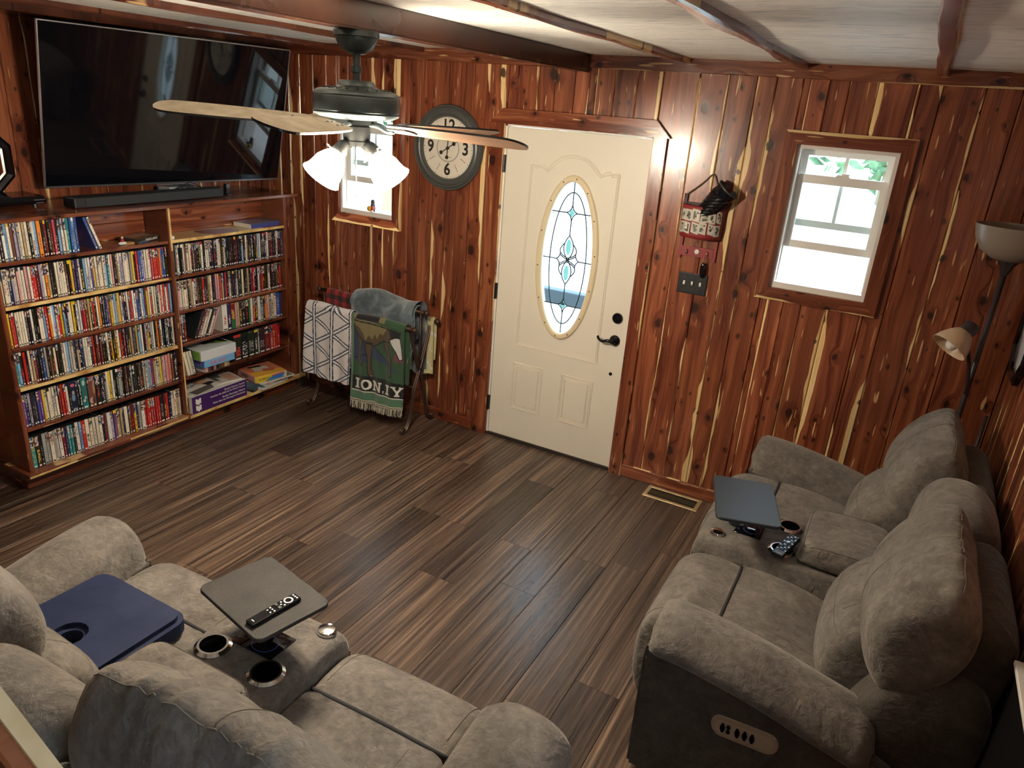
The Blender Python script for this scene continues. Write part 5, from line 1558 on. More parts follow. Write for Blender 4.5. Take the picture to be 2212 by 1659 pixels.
drape('cream_cloth', 'pale yellow cloth hanging from the back rail beside the wall', 'cloth', -.700, -.425, -.075, .752, .016, .36, .46, creamcloth, 30, 70, M['cloth'], .006, .008, seed=4, flare=.0)

# woven tapestry with a caribou-like animal and letters
TW, TH = .440, .600            # front width and height


def quad_letter(ch):
    S = {'I': [[(.2, 0), (.8, 0), (.8, .16), (.66, .16), (.66, .84), (.8, .84), (.8, 1), (.2, 1), (.2, .84), (.34, .84), (.34, .16), (.2, .16)]],
         'N': [[(0, 0), (.36, 0), (.36, .14), (.27, .14), (.27, .66), (.72, 0), (.9, 0), (.9, .86), (1, .86), (1, 1), (.64, 1), (.64, .86), (.72, .86), (.72, .34), (.27, 1), (0, 1), (0, .86), (.09, .86), (.09, .14), (0, .14)]],
         ',': [[(.3, -.12), (.5, -.1), (.62, .1), (.62, .25), (.38, .25), (.38, .1), (.46, .08)]],
         'Y': [[(.32, 0), (.68, 0), (.68, .14), (.60, .14), (.60, .42), (.86, .86), (1, .86), (1, 1), (.62, 1), (.62, .86), (.68, .86), (.50, .56), (.32, .86), (.38, .86), (.38, 1), (0, 1), (0, .86), (.14, .86), (.40, .42), (.40, .14), (.32, .14)]]}
    return S.get(ch, [])


LET = [('I', .02, .15), ('O', .175, .205), ('N', .395, .21), (',', .600, .09), ('I', .665, .15), ('Y', .815, .22)]
elk_body = [(.02, .98), (.74, .955), (.80, .90), (.72, .80), (.62, .80), (.50, .735), (.44, .715), (.30, .735), (.14, .80), (.06, .88)]
leg1 = [(.28, .74), (.41, .74), (.395, .64), (.375, .55), (.385, .44), (.435, .335), (.40, .305), (.335, .36), (.320, .45), (.315, .58), (.285, .66)]
leg2 = [(.10, .85), (.20, .78), (.22, .72), (.18, .62), (.175, .55), (.24, .48), (.20, .455), (.125, .52), (.135, .64), (.14, .72)]
leg3 = [(.62, .80), (.72, .80), (.74, .70), (.79, .62), (.80, .50), (.805, .40), (.745, .385), (.735, .45), (.745, .55), (.70, .66), (.63, .73)]
cape = [(.0, 1.02), (.70, .965), (.64, .91), (.60, .86), (.55, .88), (.50, .80), (.46, .86), (.40, .78), (.34, .83), (.28, .76), (.24, .84), (.16, .90), (.06, .93)]
headp = [(.72, .97), (.95, .965), (.92, .88), (.86, .88), (.78, .86), (.74, .90)]
muz = [(.74, .84), (.92, .92), (.96, .78), (.985, .64), (.93, .62), (.86, .72), (.78, .79)]
OUTL = [elk_body, leg1, leg2, leg3, muz]


def tapes(u, v):
    """u across, y up the front 0..1 of the fall"""
    y = v
    rr = (int(u*173)*7+int(y*311)*13) % 5
    if u < .040 and y > .14: return (.045, .14, .075) if (int(u*400)+int(y*260)) % 4 else (.38, .42, .30)
    if y < .135:
        if y < .012: return (.55, .50, .34)
        if y < .022: return (.01, .01, .01)
        if y < .034: return (.58, .53, .38)
        return (.030, .11, .055) if ((int(u*130)+int(y*190)*2) % 3) else (.20, .33, .22)
    if y < .148: return (.62, .60, .52)
    if y < .315+.03*sin(u*2.6):
        if y > .165 and y < .30:
            yy = (y-.170)/.122
            for ch, x0, wd in LET:
                xx = (u-.05-x0*.93)/(wd*.93)
                if -.05 < xx < 1.05:
                    if ch == 'O':
                        e1 = ((xx-.5)/.5)**2+((yy-.5)/.52)**2; e2 = ((xx-.5)/.24)**2+((yy-.5)/.33)**2
                        if e1 < 1 and e2 > 1: return (.70, .69, .62)
                    else:
                        for poly in quad_letter(ch):
                            if inpoly(xx, yy, poly): return (.70, .69, .62)
        return (.008, .008, .009)
    for p in OUTL:
        for a, c in zip(p, p[1:]+p[:1]):
            if segd(u, y, *a, *c) < .0075: return (.014, .012, .012)
    for p in (cape,):
        if inpoly(u, y, p): return (.20, .165, .075) if rr else (.24, .20, .10)
    if inpoly(u, y, headp): return (.012, .011, .011)
    if inpoly(u, y, muz): return (.60, .58, .56)
    for p in (leg1, leg3, leg2, elk_body):
        if inpoly(u, y, p):
            if y < .345+.0 and p is leg1: return (.5, .48, .44)
            return (.085, .055, .028) if rr else (.105, .07, .037)
    if segd(u, y, .40, .73, .72, .555) < .006 or segd(u, y, .0, .52, .30, .60) < .006: return (.015, .015, .015)
    if u > .84 and .60 < y < .68: return (.16, .05, .075)
    if y > .60 and u > .42 and not (y < .73-(u-.40)*.55): return (.035, .085, .040)
    if y < .56 and y < .60-.25*abs(u-.34)+.0 and not (u < .30 and y > .50): return (.032, .088, .042)
    if u < .42 or y < .73-(u-.40)*.55+.02: return (.030, .048, .105) if y > .47 or u > .35 else (.032, .088, .042)
    return (.035, .085, .040)


zt_, zf_ = .752, .165
Lf_ = zt_-zf_; Lall = Lf_+pi*.022+.42


def tapcol(u, v):
    s_ = v*Lall
    if s_ <= Lf_: return tapes(u, s_/Lf_)
    return tapes(u, .97) if s_ < Lf_+.03 else (.035, .085, .040)


tp, TP = drape('tapestry_blanket', 'green woven blanket picturing a brown animal above large white letters', 'blanket', -.905, -.462, -.343, zt_, .022, zf_, zt_-.42, tapcol, 230, 420, M['cloth'], .0085, .010, seed=8, flare=.020)
# fringe
b = B(); r = random.Random(2)
for k in range(260):
    u = (k+r.random())/260; v0 = TP(u, 0.0, .006*r.random()); b.col = (.62, .57, .44) if r.random() < .65 else (.02, .02, .018)
    dx, dy, L_ = r.uniform(-.008, .008), r.uniform(-.010, .006), r.uniform(.040, .060); i = len(b.v); t_ = .0011
    b.tube([v0, (v0[0]+dx*.5, v0[1]+dy*.5, v0[2]-L_*.5), (v0[0]+dx, v0[1]+dy, v0[2]-L_)], t_, 3, caps=False)
b.v = [tuple(Vector(p)-tp.location) for p in b.v]
fo = b.build('fringe', M['cloth'], tp, world=False, fix=False); fo['kind'] = 'stuff'

# ================================================================== RECLINING LOVESEATS
class Soft:
    """cushion: a closed (d, z) profile swept along x with rounded ends"""
    def __init__(s, ctl, x0, x1, p=6, nx=26, nprof=6, warp=None, mp=None, centre=None, plain=False):
        s.prof = [tuple(q) for q in catmull(ctl, nprof)]; s.x0, s.x1, s.p, s.warp, s.mp = x0, x1, p, warp, mp
        s.c = centre or (sum(q[0] for q in s.prof)/len(s.prof), sum(q[1] for q in s.prof)/len(s.prof)); s.nx = nx

    def pt(s, i, t, out=0.0):
        """profile index i, t in -1..1 across"""
        n = len(s.prof); i0 = int(math.floor(i)) % n; f = i-math.floor(i)
        a, c = s.prof[i0], s.prof[(i0+1) % n]; d, z = a[0]+(c[0]-a[0])*f, a[1]+(c[1]-a[1])*f
        k = max(0.0, 1-abs(t)**s.p)**(1/s.p); k = max(k, .02)
        dd, dz = d-s.c[0], z-s.c[1]; L = math.hypot(dd, dz) or 1
        x = (s.x0+s.x1)/2+(s.x1-s.x0)/2*t
        P = [x, s.c[0]+dd*k+out*dd/L, s.c[1]+dz*k+out*dz/L]
        if s.warp: P = s.warp(P, t, i/n)
        return s.mp(*P)

    def build(s, name, mat, parent):
        b = B(); b.smooth = True; n = len(s.prof)
        ts = [sin(pi/2*(2*k/s.nx-1)) for k in range(s.nx+1)]
        ts = [math.copysign(abs(t)**.8, t) for t in ts]
        ids = [[b.vert(s.pt(i, t)) for i in range(n)] for t in ts]
        for p, q in zip(ids, ids[1:]):
            for j in range(n): b.face([p[j], p[(j+1) % n], q[(j+1) % n], q[j]])
        b.face(ids[0]); b.face(ids[-1][::-1])
        o = b.build(name, mat, parent); smoothed(o); return o

    def near(s, d, z):
        return min(range(len(s.prof)), key=lambda k: (s.prof[k][0]-d)**2+(s.prof[k][1]-z)**2)

    def seam_x(s, name, t, i0, i1, parent, r=.0014, mat=None, n=30):
        N = len(s.prof)
        if i1 < i0: i1 += N
        b = B(); b.smooth = True; b.tube([s.pt(i0+(i1-i0)*k/n, t, .0003) for k in range(n+1)], r, 5)
        return b.build(name, mat or M['seam'], parent)

    def seam_i(s, name, i, parent, t0=-.97, t1=.97, r=.0022, mat=None, n=26, out=.0003):
        b = B(); b.smooth = True; b.tube([s.pt(i, t0+(t1-t0)*k/n, out) for k in range(n+1)], r, 5)
        return b.build(name, mat or M['seam'], parent)


def loveseat(label, origin, mp2, bs, ring_mat, near_panel):
    """local x across, d back from the arm fronts, z up; bs = side of the round button"""
    mp = lambda x, d, z: (*mp2(x, d), z); zh = 0 if near_panel else .065
    t = thing('reclining_loveseat', label, 'sofa', origin)
    SU, SD = M['suede'], M['suede_dark']

    def lbox(name, x0, x1, d0, d1, z0, z1, r_, mat, parent=t, seg=3):
        b = B(); b.rbox(x0, x1, d0, d1, z0, z1, r_, seg); b.v = [mp(*p) for p in b.v]; return autosm(b.build(name, mat, parent), 50)

    def lprism(name, poly, x0, x1, mat, parent=t, bev=.008):
        bm = bmesh.new(); vs = [bm.verts.new((x0, a, c)) for a, c in poly]; f = bm.faces.new(vs)
        r_ = bmesh.ops.extrude_face_region(bm, geom=[f]); [setattr(v_, 'co', v_.co+Vector((x1-x0, 0, 0))) for v_ in r_['geom'] if isinstance(v_, bmesh.types.BMVert)]
        bmesh.ops.recalc_face_normals(bm, faces=bm.faces)
        bmesh.ops.bevel(bm, geom=list(bm.edges), offset=bev, segments=2, affect='EDGES')
        b = B(); b.frombm(bm); b.v = [mp(*p) for p in b.v]; return autosm(b.build(name, mat, parent), 40)
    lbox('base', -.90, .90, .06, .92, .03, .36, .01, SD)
    for fx_ in (-.86, .86):
        for fd in (.10, .88): lbox('foot', fx_-.03, fx_+.03, fd-.03, fd+.03, 0, .032, .004, M['blackplastic'])
    for sg in (-1, 1):
        e = lambda a, c: (min(sg*a, sg*c), max(sg*a, sg*c))
        # side panel and arm pad
        x0, x1 = e(.865, .925)
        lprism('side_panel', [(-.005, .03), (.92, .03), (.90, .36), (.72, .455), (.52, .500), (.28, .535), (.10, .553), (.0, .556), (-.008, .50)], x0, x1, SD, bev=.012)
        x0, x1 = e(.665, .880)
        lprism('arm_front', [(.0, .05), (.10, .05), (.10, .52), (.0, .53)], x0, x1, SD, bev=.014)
        N = 30; b = B(); b.smooth = True; ids = []
        sec = catmull([(.668, .36), (.662, .47), (.690, .590), (.760, .648), (.840, .655), (.915, .632), (.957, .585), (.948, .545), (.905, .520), (.80, .45)], 4)
        for k in range(N+1):
            u = k/N; d = -.012+.73*u
            drop = -.165*max(0, (u-.12))**1.5; kk = min(1.0, (1-(1-min(u/.075, 1))**2.6)**(1/2.2) if u < .075 else 1); kk = max(kk, .03)
            if u > .93: kk *= max(.05, sqrt(max(0, 1-((u-.93)/.07)**2)))
            pl = .004*sin(u*16)*max(0, u-.3); cx_, cz_ = .808, .535
            ids.append([b.vert(mp(sg*(cx_+(q.x-cx_)*kk), d-(.022*(q.y-.53) if u < .08 else 0), cz_+(q.y-cz_)*kk+drop+pl)) for q in sec])
        n = len(sec)
        for p, q in zip(ids, ids[1:]):
            for j in range(n): b.face([p[j], p[(j+1) % n], q[(j+1) % n], q[j]])
        b.face(ids[0]); b.face(ids[-1][::-1])
        pad = smoothed(b.build('arm_pad', SU, t))
        b = B(); b.smooth = True; b.tube([mp(sg*.952, -.012+.73*(.06+.86*k/24), .562-.165*max(0, (.06+.86*k/24-.12))**1.5) for k in range(25)], .0035, 6); b.build('welt', SD, pad)
        # seat: leg-rest cushion in front, seat cushion behind, each its own part
        a0, a1 = (.185, .672) if sg > 0 else (-.672, -.185)
        cr = lambda P, tt, f: [P[0], P[1], P[2]+.008*(1-tt*tt)]
        lr = Soft([(.163, .505), (.152, .513), (.090, .520), (.0, .514), (-.065, .475), (-.100, .400), (-.112, .300), (-.108, .200), (-.085, .110), (-.040, .085), (.02, .20), (.07, .34), (.155, .42)], a0, a1, 10, 26, 5, cr, mp)
        lo = lr.build('leg_rest_cushion', SU, t)
        for tt in (-.84, .84): lr.seam_x('stitching', tt, lr.near(.12, .51), lr.near(-.10, .42), lo, .0016)
        lr.seam_i('stitching', lr.near(-.085, .455), lo, -.84, .84, .0014)
        sc_ = Soft([(.167, .505), (.178, .513), (.25, .514), (.37, .502), (.50, .472), (.575, .44), (.58, .38), (.40, .36), (.20, .38), (.168, .42)], a0, a1, 10, 26, 5, cr, mp)
        so = sc_.build('seat_cushion', SU, t)
        b = B(); b.smooth = True; b.tube([lr.pt(.6, -.965+1.93*k/24, .0035) for k in range(25)], .0070, 6); b.build('welt', M['welt'], so)
        sc_.seam_x('stitching', .55*sg, sc_.near(.2, .505), sc_.near(.5, .472), so, .0012)
        lbox('kick_panel', a0+.01, a1-.01, -.070, .04, .045, .20, .03, SD)
        # back: lumbar cushion, head cushion, shell
        def lw(P, tt, f):
            return [P[0], P[1]-.022*(1-tt*tt)+.010*max(0, abs(tt)-.6), P[2]+.006*sin(P[0]*40)*(.5-abs(f-.5))+.006*sin(P[0]*110+3*sin(P[0]*27))*max(0, min(1, (.52-P[2])*10))]
        lb = Soft([(.565, .42), (.515, .46), (.495, .54), (.512, .64), (.575, .73), (.66, .78), (.76, .72), (.74, .52), (.66, .42)], a0-.012*(sg < 0)-.0, a1+.012*(sg > 0), 6, 54, 6, lw, mp)
        lbo = lb.build('lumbar_cushion', SU, t)
        for tt in (-.52, .52): lb.seam_x('stitching', tt, lb.near(.545, .70), lb.near(.50, .45), lbo, .0017)
        lb.seam_i('stitching', lb.near(.520, .685), lbo, -.9, .9, .0014)
        h0, h1 = (.200, .835) if sg > 0 else (-.835, -.200)

        def hwp(P, tt, f):
            pleat = .0075*sin(P[0]*95+2*sin(P[0]*31))*max(0, min(1, (P[2]-.72)*4))*max(0, 1-abs(tt)**3)
            low = max(0, .78-P[2])/.12
            return [P[0], P[1]-.020*(1-tt*tt), P[2]+zh+pleat+.010*(1-tt*tt)-.055*max(0, min(1, low))*(max(0, tt*sg)**2)]
        hd = Soft([(.668, .640), (.618, .692), (.598, .765), (.612, .850), (.668, .955), (.742, 1.028), (.802, 1.048), (.848, 1.000), (.890, .900), (.880, .780), (.820, .690), (.735, .645)], h0, h1, 4.8, 64, 6, hwp, mp)
        ho_ = hd.build('head_cushion', SU, t)
        hd.seam_i('seam', hd.near(.812, 1.043), ho_, -.86, .86, .0015, None, 30)
        for tt in (-.42, .42): hd.seam_x('stitching', tt, hd.near(.80, 1.045), hd.near(.65, .655), ho_, .0018) if False else None
        hd.seam_x('stitching', .38*sg if near_panel else -.35, hd.near(.80, 1.045)+1, hd.near(.655, .652)-1 if False else hd.near(.655, .652), ho_, .0018) if False else None
        i_top, i_bot = hd.near(.80, 1.045), hd.near(.640, .670)
        b = B(); b.smooth = True; b.tube([hd.pt(i_bot+(i_top-i_bot)*k/30, .10-.25*sin(pi*k/30)*0, .0004) for k in range(31)], .0020, 5); b.build('stitching', M['seam'], ho_)
        # outer shell
        s0, s1 = (.175, .760) if sg > 0 else (-.760, -.175)
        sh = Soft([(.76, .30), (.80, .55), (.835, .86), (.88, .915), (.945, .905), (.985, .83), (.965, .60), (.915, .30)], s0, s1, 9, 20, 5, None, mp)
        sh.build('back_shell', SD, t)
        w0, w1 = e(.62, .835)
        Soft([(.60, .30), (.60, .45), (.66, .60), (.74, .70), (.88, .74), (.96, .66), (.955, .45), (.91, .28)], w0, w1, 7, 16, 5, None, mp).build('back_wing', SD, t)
    # console
    co = Soft([(-.035, .08), (-.062, .30), (-.060, .46), (-.040, .545), (.010, .570), (.10, .574), (.30, .574), (.60, .574), (.72, .56), (.74, .30), (.72, .08), (.3, .06)], -.186, .186, 14, 20, 5, None, mp)
    con = co.build('console', SU, t)
    for tt in (-.93, .93): co.seam_x('welt', tt, co.near(.70, .565), co.near(-.055, .48), con, .0022, SD)
    ld = Soft([(.368, .582), (.348, .610), (.355, .652), (.392, .672), (.52, .678), (.62, .672), (.665, .650), (.672, .600), (.64, .578)], -.176, .176, 9, 22, 5, None, mp)
    ldo = ld.build('console_lid', SU, t)
    ld.seam_i('welt', ld.near(.36, .655), ldo, -.93, .93, .0022, SD)
    for tt in (-.955, .955): ld.seam_x('welt', tt, ld.near(.37, .66), ld.near(.65, .66), ldo, .0020, SD)
    cb_ = Soft([(.70, .55), (.690, .70), (.705, .86), (.750, .945), (.82, .972), (.90, .955), (.965, .88), (.985, .74), (.97, .50), (.80, .45)], -.190, .190, 6, 20, 5, lambda P, tt, f: [P[0], P[1], P[2]+.010*(1-tt*tt)], mp)
    cb_.build('console_back', SU, t)

    def disc(name, prof, x, d, z, mat, parent=con, n=32):
        b = B(); b.smooth = True; b.lathe(prof, n, Matrix.Translation((x, d, z))); b.v = [mp(*p) for p in b.v]; return autosm(b.build(name, mat, parent), 35)
    for x in (-.104, .104):
        cu = disc('cup_holder', [(.054, -.001), (.0545, .003), (.045, .0105), (.0385, .0105), (.0385, .004)], x, .285 if near_panel else .238, .574, M['chrome'])
        disc('cup_shade_disc', [(.0395, .006), (.0380, .0022), (.0001, .0018)], x, .285 if near_panel else .238, .574, M['hollow_shade'], cu)  # flat black disc paints the shade inside the cup; nothing is hollowed out
    disc('button', [(.030, -.001), (.030, .006), (.026, .012), (.012, .015), (.0001, .0155)], .128*bs, .030 if near_panel else .005, .573, M['chrome'])
    pn = lbox('touch_panel', -.078, .078, .085, .195, .5745, .5785, .0015, M['glossblack'], con, 1)
    b = B(); b.tube([mp(.015+.040*cos(2*pi*k/40), .150+.036*sin(2*pi*k/40), .5787) for k in range(40)], .0005, 4, True); b.build('light_ring', M['bluering'], pn)
    return t, mp, con, lbox


TL3 = radians(1.3)
sofaL, mpL, conL, lboxL = loveseat('taupe suede reclining loveseat at the bottom left with a navy seat pad', (.815, -3.15, 0), lambda x, d: (.815+1.04*x*cos(TL3)+d*sin(TL3), -2.655+1.04*x*sin(TL3)-d*cos(TL3)), 1, None, False)
sofaR, mpR, conR, lboxR = loveseat('taupe suede reclining loveseat along the right wall beneath the floor lamp', (2.31, -1.19, 0), lambda x, d: (1.830+d, -1.19-x), 1, None, True)


def tray(con, parent_mat, cen, sx, sy, ang, z, mat, nm_label=None):
    rr = .026; pol = []
    for cx_, cy_, a0 in ((sx/2-rr, sy/2-rr, 0), (-sx/2+rr, sy/2-rr, pi/2), (-sx/2+rr, -sy/2+rr, pi), (sx/2-rr, -sy/2+rr, 1.5*pi)):
        pol += [(cx_+rr*cos(a0+pi/2*k/5), cy_+rr*sin(a0+pi/2*k/5)) for k in range(6)]
    b = B(); n = len(pol); mt = Matrix.Translation((cen[0], cen[1], z)) @ Matrix.Rotation(ang, 4, 'Z'); rg = []
    for k_, h_ in ((.985, -.007), (1.0, -.004), (1.0, .003), (.99, .0065), (.975, .007)):
        rg.append([b.vert(mt @ Vector((p_[0]*k_, p_[1]*k_, h_))) for p_ in pol])
    for p_, q_ in zip(rg, rg[1:]):
        for k in range(n): b.face([p_[k], p_[(k+1) % n], q_[(k+1) % n], q_[k]])
    b.face(rg[0][::-1]); b.face(rg[-1])
    o = b.build('tray_table', mat, con)
    b = B(); b.lathe([(.016, .574), (.016, z-.006)], 16, Matrix.Translation((cen[2], cen[3], 0)), True, True); b.lathe([(.034, .574), (.034, .583), (.02, .586)], 20, Matrix.Translation((cen[2], cen[3], 0))); b.build('tray_stem', M['blackplastic'], o)
    return mt


trL = tray(conL, None, (.828, -2.792, .80, -2.745), .335, .245, radians(-12), .742, M['tray_grain'])
trR = tray(conR, None, (1.935, -1.252, 1.912, -1.19),   .250, .370, radians(16), .722, M['blacktray'])
# brand-less power panel on the near arm of the right sofa
yb = -1.19-.925
b = B()
PX, PZ, PA = 2.180, .372, radians(3)
pm = Matrix.Translation((PX, yb, PZ)) @ Matrix.Rotation(-PA, 4, 'Y')


def pp(x, z, h): return tuple(pm @ Vector((x, -h, z)))


def stadium(hx, hz, n=8):
    out = []
    for c0, a0 in ((hx-hz*.75, -pi/2), (-hx+hz*.75, pi/2)):
        for k in range(n+1):
            a = a0+pi*k/n; out.append((c0+hz*.75*cos(a), hz*sin(a)))
    return out


def pplate(name, poly, h0, h1, mat, parent, inset=0.0):
    b = B(); n = len(poly); i = 0
    for h_, k_ in ((h0, 1.0), (h1, 1.0-inset)):
        for a, c in poly: b.v.append(pp(a*k_, c*k_, h_))
    b.face(list(range(n))); b.face([n+k for k in range(n)])
    for k in range(n): l = (k+1) % n; b.face([k, l, n+l, n+k])
    return b.build(name, mat, parent)


pl_ = pplate('control_panel', stadium(.105, .040), 0, .006, M['beige_panel'], sofaR, .05)
pplate('control_recess', stadium(.090, .027), .0061, .0066, simple('beige_recess', (.46, .36, .26), .4), pl_)
for xx in (-.020, .003, .026):
    pplate('button', [(xx+a, c) for a, c in stadium(.0085, .017)], .0066, .0105, M['glossblack'], pl_)
pplate('button', [(-.066+a, c) for a, c in stadium(.0085, .017)], .0066, .0105, M['glossblack'], pl_)
for zz in (.009, -.009): pplate('button', [(-.048+a, zz+c) for a, c in stadium(.0065, .0075)], .0066, .0105, M['glossblack'], pl_)

# navy pad on the left seat
cp = thing('seat_pad', 'navy orthopaedic seat pad with a slot on the left seat of the bottom loveseat', 'cushion', (.335, -3.04, .515))
px0, px1, py0, py1 = .125, .552, -3.265, -2.848
out = []
def rc(cx_, cy_, r_, a0, a1, n=6): return [(cx_+r_*cos(a0+(a1-a0)*k/n), cy_+r_*sin(a0+(a1-a0)*k/n)) for k in range(n+1)]
mx_ = (px0+px1)/2
poly = rc(px1-.05, py1-.05, .05, 0, pi/2)+rc(px0+.05, py1-.05, .05, pi/2, pi)+rc(px0+.04, py0+.04, .04, pi, 1.5*pi)
poly += [(mx_-.030, py0)]+[(mx_-.032, -3.13)]+rc(mx_, -3.105, .036, pi, 0, 8)+[(mx_+.032, -3.13)]+[(mx_+.030, py0)]+rc(px1-.04, py0+.04, .04, 1.5*pi, 2*pi)
bm = bmesh.new(); vs = [bm.verts.new((a, c, .520)) for a, c in poly]; f = bm.faces.new(vs)
r_ = bmesh.ops.extrude_face_region(bm, geom=[f])
for v_ in r_['geom']:
    if isinstance(v_, bmesh.types.BMVert): v_.co.z += .072
bmesh.ops.recalc_face_normals(bm, faces=bm.faces)
bmesh.ops.bevel(bm, geom=[e_ for e_ in bm.edges if abs(e_.verts[0].co.z-e_.verts[1].co.z) < .001], offset=.016, segments=4, affect='EDGES')
b = B(); b.frombm(bm); autosm(b.build('cover', M['navy'], cp), 55)

# remotes
rm = thing('remote_control', 'slim black remote lying on the square tray of the bottom loveseat', 'remote', (.89, -2.84, .7495))
RM = Matrix.Translation((.911, -2.832, .7495)) @ Matrix.Rotation(radians(82), 4, 'Z')
def rbx(nm, x0, x1, y0, y1, z0, z1, mat, par, mt, r_=.002):
    b = B(); b.rbox(x0, x1, y0, y1, z0, z1, r_, 2); b.v = [tuple(mt @ Vector(p)) for p in b.v]; return b.build(nm, mat, par)
rb_ = rbx('body', -.083, .083, -.0175, .0175, 0, .012, M['glossblack'], rm, RM, .003)
b = B(); b.lathe([(.014, .0122), (.014, .0132), (.0095, .0132), (.0095, .0124)], 24, RM @ Matrix.Translation((.050, 0, 0))); b.build('dial_ring', M['silver'], rm)
for k, (x, y) in enumerate(((.074, .009), (.074, -.009), (.074, 0), (.030, .009), (.030, -.009), (.024, 0), (-.006, .010), (-.006, 0), (-.006, -.010), (-.018, .007), (-.018, -.007))):
    b = B(); b.lathe([(.0030, .0120), (.0030, .0130), (.0001, .0132)], 10, RM @ Matrix.Translation((x, y, 0))); b.build('button', M['silver'], rm)
for y in (.0085, -.0085): rbx('rocker', .008, .018, y-.006, y+.006, .0118, .0145, M['blackplastic'], rm, RM, .001)
rbx('logo_mark', -.072, -.069, -.006, .006, .0119, .0123, M['white'], rm, RM, .0001)
rm = thing('remote_control', 'black many-buttoned remote resting on the cup holder of the right loveseat', 'remote', (2.125, -1.27, .586))
RM = Matrix.Translation((2.128, -1.290, .590)) @ Matrix.Rotation(radians(75), 4, 'Z') @ Matrix.Rotation(radians(-5), 4, 'Y')
rbx('body', -.085, .085, -.024, .024, 0, .016, M['blackplastic'], rm, RM, .004)
for i in range(12):
    for j in range(4):
        if 4 < i < 8 and 0 < j < 3: continue
        x, y = -.045+i*.0105, -.0165+j*.011
        rbx('button', x-.0034, x+.0034, y-.0036, y+.0036, .0155, .0182, M['black_metal'] if (i+j) % 3 else M['silver'], rm, RM, .001)
b = B(); b.lathe([(.0105, .0158), (.0105, .0180), (.0001, .0185)], 20, RM @ Matrix.Translation((.018, 0, 0))); b.build('round_pad', M['glossblack'], rm)
rbx('logo_mark', -.074, -.068, -.014, .014, .0158, .0163, M['white'], rm, RM, .0002)

# ================================================================== FLOOR LAMP
lx, ly = 2.672, -.235
lp = thing('floor_lamp', 'tall dark floor lamp with bowl shade and reading arm in the right corner', 'lamp', (lx, ly, 0))
TL = Matrix.Translation((lx, ly, 0))
dk = simple('dark_lamp_metal', (.045, .032, .034), .4, .3)
lath('base', [(.0001, .030), (.030, .030), (.055, .022), (.125, .014), (.130, .006), (.130, 0)], dk, lp, 32, TL)
b = B(); b.smooth = True; b.tube([(lx, ly, .02), (lx, ly, .9), (lx, ly, 1.65)], .0125, 12); b.build('pole', dk, lp)
lath('shade_cup', [(.0125, 1.630), (.018, 1.640), (.028, 1.672), (.055, 1.705), (.062, 1.715)], dk, lp, 32, TL)
lath('bowl_shade', [(.020, 1.690), (.070, 1.700), (.120, 1.732), (.150, 1.785), (.160, 1.832), (.163, 1.842), (.158, 1.842), (.145, 1.790), (.115, 1.740), (.068, 1.708), (.018, 1.698)], M['lampglass'], lp, 40, TL)
b = B(); b.smooth = True
ap = catmull([(lx, ly, 1.06), (lx-.006, ly-.018, 1.10), (lx-.020, ly-.045, 1.19), (lx-.048, ly-.085, 1.285), (lx-.072, ly-.112, 1.352)], 6, False)
b.tube(ap, .0085, 8); arm_ = b.build('reading_arm', dk, lp)
hp = Vector((lx-.075, ly-.114, 1.392)); hax = Vector((-.42, -.34, -.62)).normalized(); q_ = hax.to_track_quat('Z', 'Y').to_matrix().to_4x4(); hm = Matrix.Translation(hp) @ q_
lath('socket_cap', [(.0001, -.028), (.030, -.028), (.034, -.022), (.034, .028), (.030, .030)], dk, arm_, 24, hm)
lath('reading_shade', [(.030, .018), (.040, .024), (.056, .046), (.073, .080), (.082, .114), (.079, .114), (.069, .080), (.052, .048), (.036, .028)], M['lampglass2'], arm_, 36, hm)
b = B(); b.smooth = True; b.ball((0, 0, .088), .028, 10, (1, 1, 1.2)); b.v = [tuple(hm @ Vector(p)) for p in b.v]; b.build('bulb', M['white'], arm_)
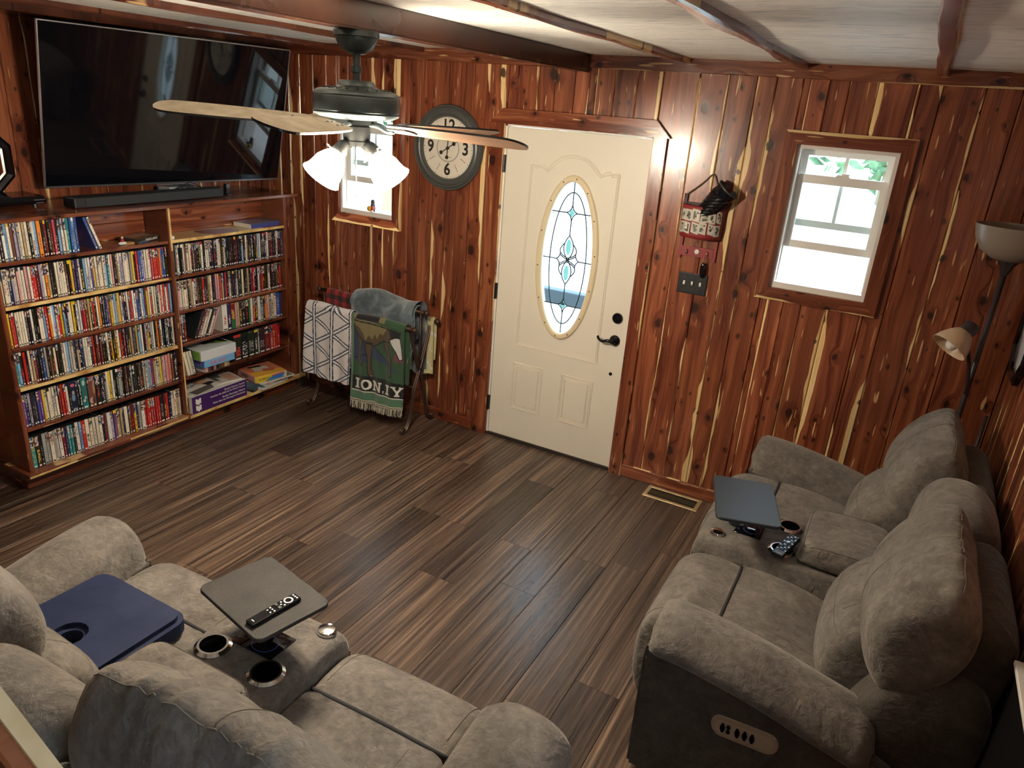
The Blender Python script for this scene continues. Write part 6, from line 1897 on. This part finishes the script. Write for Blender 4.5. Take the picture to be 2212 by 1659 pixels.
# thin dark stick in the corner
b = B(); b.smooth = True; b.tube([(2.790, -.170, 0), (2.795, -.12, .5), (2.800, -.080, .935)], .009, 8)
solo(tag(b.build('cane', dk), 'thin dark stick leaning in the corner behind the right loveseat', 'stick'), (2.79, -.17, 0))
# pale framed board leaning behind the near end of the right sofa
lf = thing('leaning_frame', 'pale edged thin board standing at the right edge beside the loveseat', 'frame', (2.80, -2.17, 0))
b = B(); b.rbox(2.792, 2.812, -2.35, -1.992, 0.0, .862, .003, 1); b.build('panel', simple('gap_shade_black', (.006, .005, .005), .9, 0, Specular_IOR_Level=.05), lf)  # black colour carries the shade of the gap beside the sofa
b = B(); b.rbox(2.784, 2.816, -2.35, -1.988, .862, .876, .002, 1); b.build('pale_edge', M['white'], lf)

# ================================================================== STAIR HANDRAIL (near the camera)
hr_ = thing('stair_handrail', 'cedar stair handrail with a pale top edge in the near left corner', 'handrail', (1.42, -3.80, 0))
dz_ = Vector((.857, 0, -.515)).normalized()
mid_ = Vector((1.417, -3.778, 1.439)); A = mid_-dz_*.30; L_ = .80
o = board('rail', hr_, A, tuple(Vector((0, 1, 0)).cross(dz_)), (0, 1, 0), .090, L_, .038, M['cedar_trim'], (0, 0), 1.0, .004)
up_ = -Vector((0, 1, 0)).cross(dz_)
s = NT('pale_sapwood'); n1 = s.noise(s.obj(), 14, 3); s.base(s.ramp(n1, [(.3, (.62, .42, .22)), (.7, (.80, .62, .38))])); s.p(Roughness=.3)
b = B(); c0 = A+up_*.0455
cs_ = [c0+Vector((0, .020, 0)), c0+Vector((0, .039, 0)), c0+Vector((0, .039, 0))+up_*.006, c0+Vector((0, .020, 0))+up_*.006]
i = [b.vert(p) for p in cs_]+[b.vert(p+dz_*L_) for p in cs_]
for f_ in ((0, 1, 2, 3), (7, 6, 5, 4), (0, 4, 5, 1), (1, 5, 6, 2), (2, 6, 7, 3), (3, 7, 4, 0)): b.face(f_)
b.build('rail_cap', s.m, hr_)
for px_ in (1.19, 1.80):
    zt2 = mid_.z+(px_-mid_.x)*(-.515/.857)-.048
    b = B(); b.rbox(px_-.02, px_+.02, -3.776, -3.742, 0, zt2, .003, 1); oo = b.build('post', M['cedar_trim'], hr_)
    oo.color = (0, 0, 20, .9)
